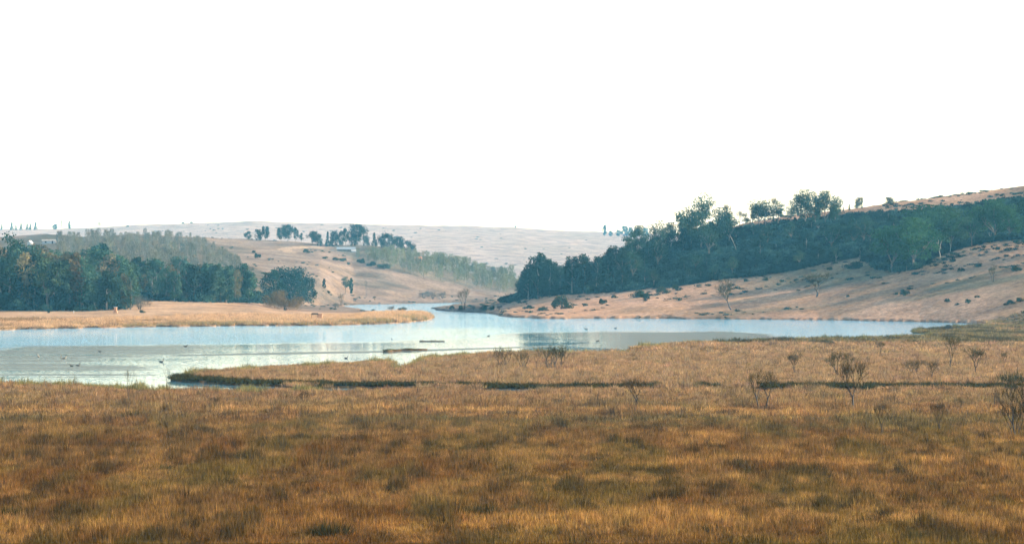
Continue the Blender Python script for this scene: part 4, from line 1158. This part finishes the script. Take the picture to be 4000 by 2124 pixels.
# shrubs and bare trees on the grassy slope
SLOPE = [(2195, 1206, 1138, 1, 1.0, 'largest round dark bush on the slope near the left end of the hill wood'), (2120, 1214, 1190, 2, 1.2, 'low dark bush left of the largest round bush, near the shore'), (2070, 1206, 1186, 1, 1.3, 'small dark bush on the point near the shore'),
         (2355, 1188, 1160, 0, 1.1, 'single dark shrub right of the largest round bush on the grass'), (2490, 1162, 1124, 1, 1.2, 'left of two touching dark shrubs below the hill wood'), (2520, 1170, 1138, 0, 1.1, 'right of two touching dark shrubs below the hill wood'),
         (2590, 1148, 1110, 1, 1.2, 'dark shrub at the edge of shade right of the touching pair'), (2640, 1132, 1106, 0, 1.2, 'smaller shrub uphill of the shrub at the edge of shade'), (2400, 1165, 1148, 1, 1.3, 'faint shrub between the single shrub and the touching pair'),
         (3535, 1156, 1124, 0, 1.2, 'dark green bush with a small tail of scrub on the lower right slope'), (3500, 1153, 1140, 1, 1.2, 'small scrub left of the dark green bush on the lower right slope'), (3312, 1162, 1150, 0, 1.1, 'tiny green shrub on the pale slope right of the second bare tree'),
         (3700, 1182, 1164, 0, 1.2, 'green shrub left of the bluish bush low on the right slope'), (3738, 1192, 1180, 1, 1.2, 'low bluish bush between two green shrubs low on the right slope'), (3782, 1186, 1164, 0, 1.1, 'upright green shrub right of the bluish bush'),
         (3817, 1164, 1150, 2, 1.2, 'bright green flat shrub uphill of the bluish bush'), (3950, 1200, 1178, 1, 1.3, 'green shrub near the right edge above the lake end'), (3930, 1195, 1182, 2, 1.2, 'flat green scrub beside the green shrub at the right edge'), (3985, 1195, 1172, 1, 1.2, 'shrub at the very right edge of the lower slope'), (3240, 1058, 1040, 0, 1.2, 'shrub at the lower edge of the hill wood above the second bare tree'),
         (2990, 1098, 1080, 1, 1.1, 'shrub on the slope between the two bare trees'), (2915, 1100, 1085, 1, 1.2, 'shrub just above the first bare tree'), (3755, 1062, 1042, 0, 1.3, 'dark shrub in the shadow stripe below the big gums'), (3970, 1060, 1035, 2, 1.3, 'dark shrub in the shadow stripe at the right edge'), (3335, 1052, 1012, 1, 1.5, 'dark bush at the top of the shadow stripe under the hill wood'),
         (2835, 1242, 1234, 1, 1.4, 'dark tuft at the waterline below the first bare tree'), (2500, 1241, 1235, 0, 1.6, 'dark tuft at the waterline below the touching shrubs')]
for u, b, t, k, w, lab in SLOPE:
    stand(K_SHRUB[k], 'slope_shrub', lab, 'shrub', u, b, t, 1150, 1620, w, tint=tv(.8, 1.25))
stand(K_BARE[7], 'bare_tree', 'leaning bare tree with open twiggy crown on the pale slope above the lake', 'tree', 2858, 1210, 1084, 1230, 1450, 1.05, rz=3.4, tint=(0.9, 0.95, 0.7))
stand(K_BARE[0], 'bare_tree', 'bushy bare tree beside the shadow stripe on the right slope', 'tree', 3190, 1160, 1058, 1250, 1500, 1.9, rz=1.0, tint=(0.9, 1.0, 0.7))
stand(K_BARE[3], 'bare_shrub', 'bare bluish shrub in the shadow at the right of the slope', 'shrub', 3878, 1162, 1090, 1230, 1500, 0.6, tint=(1.1, 1.2, 1.2))
# more of the same gums just beyond the right edge: their shade reaches into view
for u, d, h in ((4075, 1352, 17), (4110, 1318, 15), (4150, 1296, 14), (4190, 1268, 10), (4230, 1340, 18), (4280, 1310, 16), (4060, 1286, 15), (4085, 1258, 12)):
    place(rnd.choice(K_GUM[3:]), 'gum_tree', 'gum tree just beyond the right edge, known by its shade on the slope', 'tree', u, d, h, 0.9, group='gums beyond the right edge')
# ------------------------------------------------------------------ bare willows and saplings of the marsh
GW = 'small bare trees scattered over the marsh'
MT = [(500, 1582, 1436, 4, 0.55, 'sparse bare tree at the left, its twigs against the grey water', (1, 1, 1)),
      (652, 1543, 1432, 4, 0.45, 'thin bare sapling left of the grassy tongue of land', (1, 1, 1)),
      (1962, 1446, 1356, 5, 0.75, 'leftmost clump of upright bare stems by the near shore', (.7, .72, .5)),
      (2042, 1450, 1366, 5, 0.7, 'second clump of bare stems, left of the tall bushy ones by the near shore', (.9, .9, .7)),
      (2096, 1452, 1374, 4, 0.6, 'thin bare stems between the two thicker clumps by the near shore', (.9, .9, .7)),
      (2150, 1449, 1338, 5, 0.85, 'tallest bushy clump of bare stems by the near shore', (.6, .66, .42)),
      (2180, 1446, 1345, 3, 0.7, 'bare shrub leaning right at the right end of the near shore clump', (.8, .85, .6)),
      (2497, 1600, 1466, 1, 0.9, 'small bare tree with leaning trunk in the middle of the marsh', (1, .85, .7)),
      (2762, 1607, 1522, 4, 0.5, 'thin bare sapling right of the leaning trunk tree', (1, .85, .7)),
      (2976, 1600, 1424, 2, 0.75, 'twin trunked bare tree crossing the dark creek bank', (.85, .8, .6)),
      (3340, 1604, 1398, 1, 0.6, 'tall slanting bare tree right of the twin trunked one', (.95, .85, .7)),
      (3101, 1464, 1372, 0, 0.75, 'small bare tree on the far marsh above the twin trunked tree', (.9, .85, .65)),
      (2918, 1474, 1405, 4, 0.6, 'thin bare sapling on the far marsh left of the small bare tree', (1, .95, .7)),
      (3281, 1474, 1364, 3, 0.85, 'bushy olive bare tree on the far marsh, densest of the row', (.85, .9, .55)),
      (3440, 1388, 1330, 0, 0.75, 'small bare tree near the green flats at the lake end', (.9, .95, .65)),
      (3392, 1465, 1385, 4, 0.5, 'faint leaning sapling right of the bushy olive bare tree', (1, .95, .7)),
      (3572, 1470, 1398, 3, 0.9, 'rounded fuzzy bare shrub tree on the far marsh', (1, .95, .8)),
      (3640, 1490, 1402, 0, 0.75, 'bare tree with V shaped crown right of the fuzzy one', (1, .95, .8)),
      (3690, 1458, 1405, 4, 0.6, 'faint sapling left of the tall straight tree on the far marsh', (1, .95, .8)),
      (3713, 1442, 1300, 6, 0.55, 'tall straight bare tree reaching up to the green flats', (.9, .95, .65)),
      (3811, 1462, 1352, 0, 0.8, 'bare tree with dark straight trunk right of the tall straight one', (.9, .95, .65)),
      (3925, 1432, 1370, 0, 0.6, 'small bare tree near the right edge of the far marsh', (.95, .95, .7)),
      (3886, 1596, 1470, 4, 0.6, 'thin bare sapling below the dark creek bank near the right edge', (.95, .85, .7)),
      (3445, 1706, 1566, 6, 0.55, 'bare tree with short dark trunk in the right foreground', (.9, .8, .65)),
      (3669, 1702, 1566, 6, 0.55, 'bare tree with dark bole right of the short trunked one', (.9, .8, .65)),
      (3306, 1706, 1650, 4, 0.6, 'low thin sapling left of the short trunked tree in the right foreground', (.9, .8, .65)),
      (3506, 1700, 1652, 4, 0.5, 'first of three thin saplings between the two foreground bare trees', (.9, .8, .65)),
      (3545, 1704, 1655, 4, 0.5, 'second of three thin saplings between the two foreground bare trees', (.9, .8, .65)),
      (3612, 1712, 1640, 4, 0.5, 'third thin sapling, just left of the dark boled foreground tree', (.9, .8, .65)),
      (3986, 1722, 1468, 2, 0.62, 'big dark bare tree cut by the right edge of the picture', (.7, .65, .5)),
      (3962, 1716, 1560, 3, 0.55, 'lower bare tree just left of the big one at the right edge', (.75, .7, .5)),
      (2812, 1700, 1640, 4, 0.6, 'small bare sapling in the foreground below the thin one', (.95, .85, .7)),
      (3010, 1696, 1636, 4, 0.6, 'small faint sapling in the foreground below the twin trunked tree', (.95, .85, .7)),
      (1190, 1580, 1522, 3, 0.7, 'low bare shrub standing just below the end of the water channel', (.85, .75, .6)),
      (1400, 1596, 1540, 4, 0.7, 'slanting dead sapling right of the low bare shrub', (.85, .75, .6)),
      (1860, 1610, 1560, 4, 0.8, 'low crooked dead stem in the middle marsh', (.85, .75, .6)),
      (420, 1560, 1512, 4, 0.6, 'short dead stem left of the sparse bare tree', (.85, .75, .6)),
      (2868, 1482, 1436, 4, 0.6, 'faint twin sapling on the far marsh left of the thin bare sapling', (1.2, 1.1, .9)),
      (2405, 1560, 1516, 4, 0.6, 'small dead stem just below the break in the dark creek bank', (1.1, 1., .8)),
      (3166, 1400, 1360, 4, 0.6, 'tiny bare sapling by the green flats left of the small bare tree', (1.2, 1.1, .9)),
      (3622, 1572, 1522, 4, 0.5, 'thin bare stem just below the creek bank right of the tall slanting tree', (1.1, 1., .8)),
      (3745, 1605, 1550, 3, 0.6, 'pale twiggy shrub below the creek bank near the right edge', (1.2, 1.1, .9)),
      (3060, 1585, 1545, 4, 0.6, 'short pale sapling right of the twin trunked bare tree', (1.2, 1.1, .9)),
      (2620, 1575, 1535, 4, 0.6, 'short pale sapling right of the leaning trunk tree', (1.2, 1.1, .9)),
      (3790, 1690, 1630, 4, 0.6, 'faint sapling in the right foreground beyond the dark boled tree', (1.1, 1., .8)),
      (840, 1590, 1545, 3, 0.8, 'low twiggy bush in the marsh below the grassy tongue', (.8, .7, .55))]
for u, b, t, k, w, lab, tint in MT:
    d = min(hit(u, b, 240, 900), H_CAM * FPX / (b - YH))
    place(K_BARE[k], 'bare_tree', lab, 'tree', u, d, (b - t) * d / FPX, min(1.5, w * 1.5), GW, tint, z=float(terr(np.array([float(u)]), np.array([d]), False)[0]))

# dark tussocks and bushes that stand out of the marsh
GT = 'dark sedge tussocks in the marsh'
DT = [(1880, 2020, 60, 'darkest green tussock near the bottom edge, left of centre'), (1290, 2105, 80, 'broad dark tussock at the bottom edge left of centre'), (1580, 2030, 45, 'dark green tussock left of the darkest one near the bottom edge'), (1300, 1980, 40, 'wide olive tussock above the bottom left'),
      (3410, 2058, 60, 'large blackish tussock in the right foreground'), (3580, 2118, 55, 'brown black tussock at the bottom edge on the right'), (2760, 2100, 60, 'green black tussock at the bottom edge right of centre'), (3090, 2062, 40, 'dark brown tussock left of the large blackish one'),
      (40, 2030, 60, 'dark tussock at the bottom left corner'), (225, 2075, 36, 'brown dark tussock right of the corner one'), (2030, 2002, 36, 'narrow dark tussock right of the darkest green one'), (1878, 1842, 24, 'small black tussock alone in the middle foreground'),
      (2915, 1728, 24, 'dark tussock in the band below the creek, centre right'), (3255, 1728, 22, 'small dark tussock in the same band further right'), (3530, 1735, 20, 'purplish dark tussock below the row of thin saplings'), (3880, 1668, 30, 'dark green bush near the right edge beside the bare trees'),
      (505, 1692, 26, 'dark brown tussock in the left foreground band'), (225, 1720, 20, 'small dark tussock pair left of the brown one'), (520, 1640, 40, 'russet bush below the sparse bare tree at the left'), (1190, 1690, 18, 'small dark tussock in the middle of the left band'), (1540, 1685, 20, 'greenish tussock in the centre of the band'), (2140, 1688, 14, 'small round dark tussock centre right'), (3310, 1600, 18, 'dark brown bush left of the tall slanting bare tree'), (2915, 1592, 20, 'dark brown bush left of the twin trunked tree'),
      (640, 1842, 18, 'purple brown tussock in the left foreground'), (2370, 1522, 20, 'black bush at the break in the dark creek bank'), (3390, 1520, 30, 'dark green bush mound on the creek bank at the right'), (3960, 1505, 60, 'brown bush on the creek bank at the right edge'), (2100, 1520, 20, 'dark mound on the creek bank in the centre')]
def tussock_kind(seed, n=420):
    r = np.random.default_rng(seed); mb = MB()
    ang = r.uniform(0, 6.283, n); rad = 0.75 * np.sqrt(r.uniform(0, 1, n))
    Cc = np.stack([rad * np.cos(ang), rad * np.sin(ang), np.full(n, -0.04)], -1)
    h = 0.95 * r.uniform(0.5, 1.0, n) * (1 - 0.5 * (rad / 0.75) ** 2)
    Dv = np.stack([np.cos(ang) * rad * .5 + r.normal(0, .1, n), np.sin(ang) * rad * .5 + r.normal(0, .1, n), h], -1)
    mb.blades(Cc, Dv, 0.02, r.uniform(0, 1, n))
    return dict(whole=mb.mesh('tussock', M_SEDGE))
M_SEDGE = leafy('dark_sedge', (0.022, 0.024, 0.009), 0.2, alt=(0.06, 0.055, 0.02))
K_TUS = [tussock_kind(80 + i) for i in range(3)]
for u, b, hpx, lab in DT:
    d = H_CAM * FPX / (b - YH) 
    zt = float(terr(np.array([float(u)]), np.array([d]), False)[0])
    d = (H_CAM - zt) * FPX / (b - YH)
    place(rnd.choice(K_TUS), 'sedge_tussock', lab, 'tussock', u, d, max(hpx * d / FPX * 1.5, 0.85), 0.9, GT, tv(.6, 1.2), z=zt)

# shrubs by the near lake end
for u, b, t, lab in ((3707, 1292, 1266, 'dark purple brown bush on the point at the right end of the lake'), (3745, 1290, 1274, 'small purple brown bush right of the larger one at the lake end')):
    d = H_CAM * FPX / (b - YH)
    place(K_SHRUB[1], 'shore_bush', lab, 'bush', u, d, (b - t) * d / FPX, 1.1, tint=(2.2, 1.3, 1.6))

# ------------------------------------------------------------------ buildings and small built things
def part(name, mb, m, root):
    return link(name, mb.mesh(name, m), root)

def gable(name, label, cat, u, d, w, l, hw, hr, rz, wall_m, roof_m, nwin, z_off=-0.3, door=True):
    x, y, z = pos(u, d)
    root = link(name, None, label=label, category=cat); root.location = (x, y, z + z_off); root.rotation_euler = (0, 0, rz)
    a, b = l / 2, w / 2
    m = MB()
    for s in (-1, 1):
        m.poly([(-a, s * b, 0), (a, s * b, 0), (a, s * b, hw), (-a, s * b, hw)][::-s])
        m.poly([(s * a, -b, 0), (s * a, b, 0), (s * a, b, hw), (s * a, 0, hw + hr - .05), (s * a, -b, hw)][::s])
    part('wall', m, wall_m, root)
    m = MB(); e = 0.35
    for s in (-1, 1):
        k = hr / b
        p = [(-a - e, s * (b + e), hw - e * k), (a + e, s * (b + e), hw - e * k), (a + e, 0, hw + hr), (-a - e, 0, hw + hr)]
        m.poly(p); m.poly([(q[0], q[1], q[2] + 0.1) for q in p][::-1])
        for i in range(4):
            q0, q1 = p[i], p[(i + 1) % 4]
            m.poly([q0, q1, (q1[0], q1[1], q1[2] + .1), (q0[0], q0[1], q0[2] + .1)])
    part('roof', m, roof_m, root)
    for i in range(nwin):
        xx = -a + l * (i + 0.5) / nwin
        if door and i == nwin // 2:
            m = MB(); m.box((xx, -b - 0.03, 1.0), (0.45, 0.03, 1.0)); part('door', m, M_BARK, root)
        else:
            m = MB(); m.box((xx, -b - 0.03, hw * .58), (0.55, 0.03, 0.45)); part('window', m, M_GLASS, root)
    return root

gable('long_shed', 'long low pale grey shed under the pines on the middle brow', 'shed', 1352, hit(1352, 982, 2000, 2560), 6, 12, 1.8, 1.3, 0.05, M_GREYBARK, M_ROOF, 0)
gable('white_shed', 'small bright white shed at the right end of the long low shed', 'shed', 1386, hit(1386, 983, 2000, 2560) - 5, 4, 4.2, 1.2, 0.6, 0.05, M_WHITE, M_WHITE, 0)
gable('farm_house', 'small white walled house with dark roof at the upper left above the wood', 'house', 192, hit(192, 951, 1900, 2560), 5, 8.5, 1.9, 0.9, 0.1, M_WHITE, M_GREYBARK, 2)
gable('white_hut', 'tiny white hut left of the white house above the wood', 'hut', 117, hit(117, 957, 1900, 2560), 2.6, 2.2, 1.8, 1.2, 1.2, M_WHITE, M_WHITE, 1, door=False)
gable('orange_roofed_hut', 'tiny orange roofed hut among the pale valley plantation', 'hut', 1634, hit(1634, 1022, 2000, 2560), 3.5, 4.2, 2.4, 1.2, 0.2, M_ORANGE, M_RED, 2)
# low hide on the reedbed
xh, yh, zh = pos(1236, 1150)
root = link('bird_hide', None, label='low brown thatched shelter with an orange block at its right, standing in the reeds', category='hide'); root.location = (xh, yh, zh + 0.6)
m = MB()
m.box((-0.5, 0, 1.25), (1.25, 0.8, 0.28), taper=0.75); part('roof', m, M_THATCH, root)
for sx in (-1.5, 0.4):
    for sy in (-.6, .6):
        m = MB(); m.tube([(sx, sy, -0.9), (sx, sy, 1.0)], [0.06, 0.06], 6); part('leg', m, M_THATCH, root)
m = MB(); m.box((1.2, 0.1, 0.35), (0.62, 0.6, 0.9)); m.box((1.2, 0.1, 1.28), (0.7, 0.68, 0.05)); part('block', m, M_ORANGE, root)
# orange pillar at the wood's edge
d = hit(451, 1222, 1100, 1330); xp, yp, zp = pos(451, d)
root = link('stone_pillar', None, label='orange stone pillar at the front edge of the left wood', category='pillar'); root.location = (xp, yp, zp)
m = MB(); m.box((0, 0, 0.2), (0.7, 0.7, 0.3)); part('base', m, M_ORANGE, root)
m = MB(); m.box((0, 0, 1.15), (0.5, 0.5, 0.65), taper=0.85); part('shaft', m, M_ORANGE, root)
m = MB(); m.box((0, 0, 1.9), (0.55, 0.55, 0.1)); part('cap', m, M_WHITE, root)
# white marker post
d = hit(288, 1222, 1100, 1330); xp, yp, zp = pos(288, d)
m = MB(); m.tube([(0, 0, -0.1), (0, 0, 0.75)], [0.14, 0.13], 8); m.tube([(0, 0, .75), (0, 0, .82)], [.13, .02], 8)
o = link('marker_post', m.mesh('marker_post', M_WHITE), label='short white post on the orange bank in front of the left wood', category='post'); o.location = (xp, yp, zp)
# stake in the water
d = H_CAM * FPX / (1400 - YH)
m = MB(); m.tube([(0, 0, -0.8), (0.03, 0, 0.75)], [0.05, 0.045], 6); m.tube([(0.03, 0, 0.75), (0.03, 0, 0.8)], [0.07, 0.05], 6)
o = link('water_stake', m.mesh('water_stake', M_WOOD), label='thin dark stake standing in the grey water at the left', category='stake'); o.location = ((238 - 2000) / FPX * d, d, 0)

# floating branch
d = H_CAM * FPX / (1334 - YH)
r = np.random.default_rng(7); tb = MB(); bb = MB()
limb(tb, r, (-2.9, 0, 0.05), (2.6, 0.3, 0.08), 0.2, 0.12, 7, 0.05, 7)
for i in range(9):
    q = r.uniform(-2.8, 1.0)
    limb(bb, r, (q, 0.05, 0.12), (q + r.uniform(-.7, .5), r.uniform(-.4, .4), r.uniform(.25, .9)), 0.045, 0.012, 3, 0.05, 4)
root = link('floating_branch', None, label='dark fallen branch lying in the white water near the middle of the lake', category='branch')
root.location = ((1690 - 2000) / FPX * d, d, 0.02)
part('trunk', tb, M_WOOD, root); part('twigs', bb, M_WOOD, root)

# waterfowl
def duck_mesh(name, m, neck=1.0):
    """body, neck and head lofted as one skin"""
    sp = [(-0.30, 0.13, 0.012), (-0.24, 0.11, 0.045), (-0.12, 0.08, 0.095), (0.02, 0.07, 0.115), (0.14, 0.08, 0.095), (0.20, 0.13, 0.06), (0.215, 0.20 * neck + .02, 0.04),
          (0.225, 0.25 * neck + .02, 0.038), (0.245, 0.285 * neck + .02, 0.048), (0.285, 0.29 * neck + .02, 0.04), (0.33, 0.275 * neck + .02, 0.016), (0.37, 0.27 * neck + .02, 0.008)]
    n = 8; v = []; f = []
    for i, (x, z, rad) in enumerate(sp):
        x0, z0, _ = sp[max(0, i - 1)]; x1, z1, _ = sp[min(len(sp) - 1, i + 1)]
        t = Vector((x1 - x0, 0, z1 - z0)).normalized(); s = Vector((0, 1, 0)); up = t.cross(s)
        for k in range(n):
            w = 2 * math.pi * k / n
            v.append(tuple(Vector((x, 0, z)) + s * math.cos(w) * rad + up * math.sin(w) * rad * 0.85))
    for i in range(len(sp) - 1):
        for k in range(n):
            f.append((i * n + k, i * n + (k + 1) % n, (i + 1) * n + (k + 1) % n, (i + 1) * n + k))
    f.append(tuple(range(n))[::-1]); f.append(tuple(range((len(sp) - 1) * n, len(sp) * n)))
    return mesh_np(name, v, f, [m], None, True)
DK = duck_mesh('duck', M_DUCK); DP = duck_mesh('duck_pale', M_DUCKPALE); DG = duck_mesh('goose', M_DUCK, 1.35)
BIRDS = [(630, 1414, DG, 1.5, 'dark duck with raised neck swimming left of the grassy tongue of land', 0.2), (305, 1428, DG, 1.3, 'small dark duck on the grey water, nearest the left shore', 0.4), (280, 1430, DK, 1.2, 'faint dark duck just left of the nearest small dark duck', 2.8),
         (150, 1394, DP, 1.5, 'pale brown duck on the grey water far left', 1.9), (250, 1401, DP, 1.5, 'pale brown duck beside the thin stake in the water', 0.1), (390, 1374, DK, 1.3, 'dark duck right of the stake, further out on the grey water', 3.0),
         (725, 1354, DK, 1.5, 'dark low duck at the edge of the ruffled blue water', 0.1), (1352, 1399, DK, 1.2, 'small dark duck left of the notch in the near shore', 0.2), (2290, 1287, DK, 1.6, 'left of two small dark birds on the blue water before the right hill', 3.0), (2404, 1283, DK, 1.6, 'right of two small dark birds on the blue water before the right hill', 0.3),
         (1908, 1313, DK, 1.3, 'small dark bird on the white bright water', 0.0), (2335, 1333, DK, 1.5, 'small dark bird at the edge of the dark reflection on the right', 0.3), (1531, 1325, DK, 1.1, 'tiny bird left of the fallen branch in the water', 2.0)]
for u, row, me, s, lab, rz in BIRDS:
    d = H_CAM * FPX / (row - YH)
    o = link('duck', me, label=lab, category='duck', group='ducks on the lake')
    o.location = ((u - 2000) / FPX * d, d, -0.02); o.scale = (s, s, s); o.rotation_euler = (0, 0, rz)
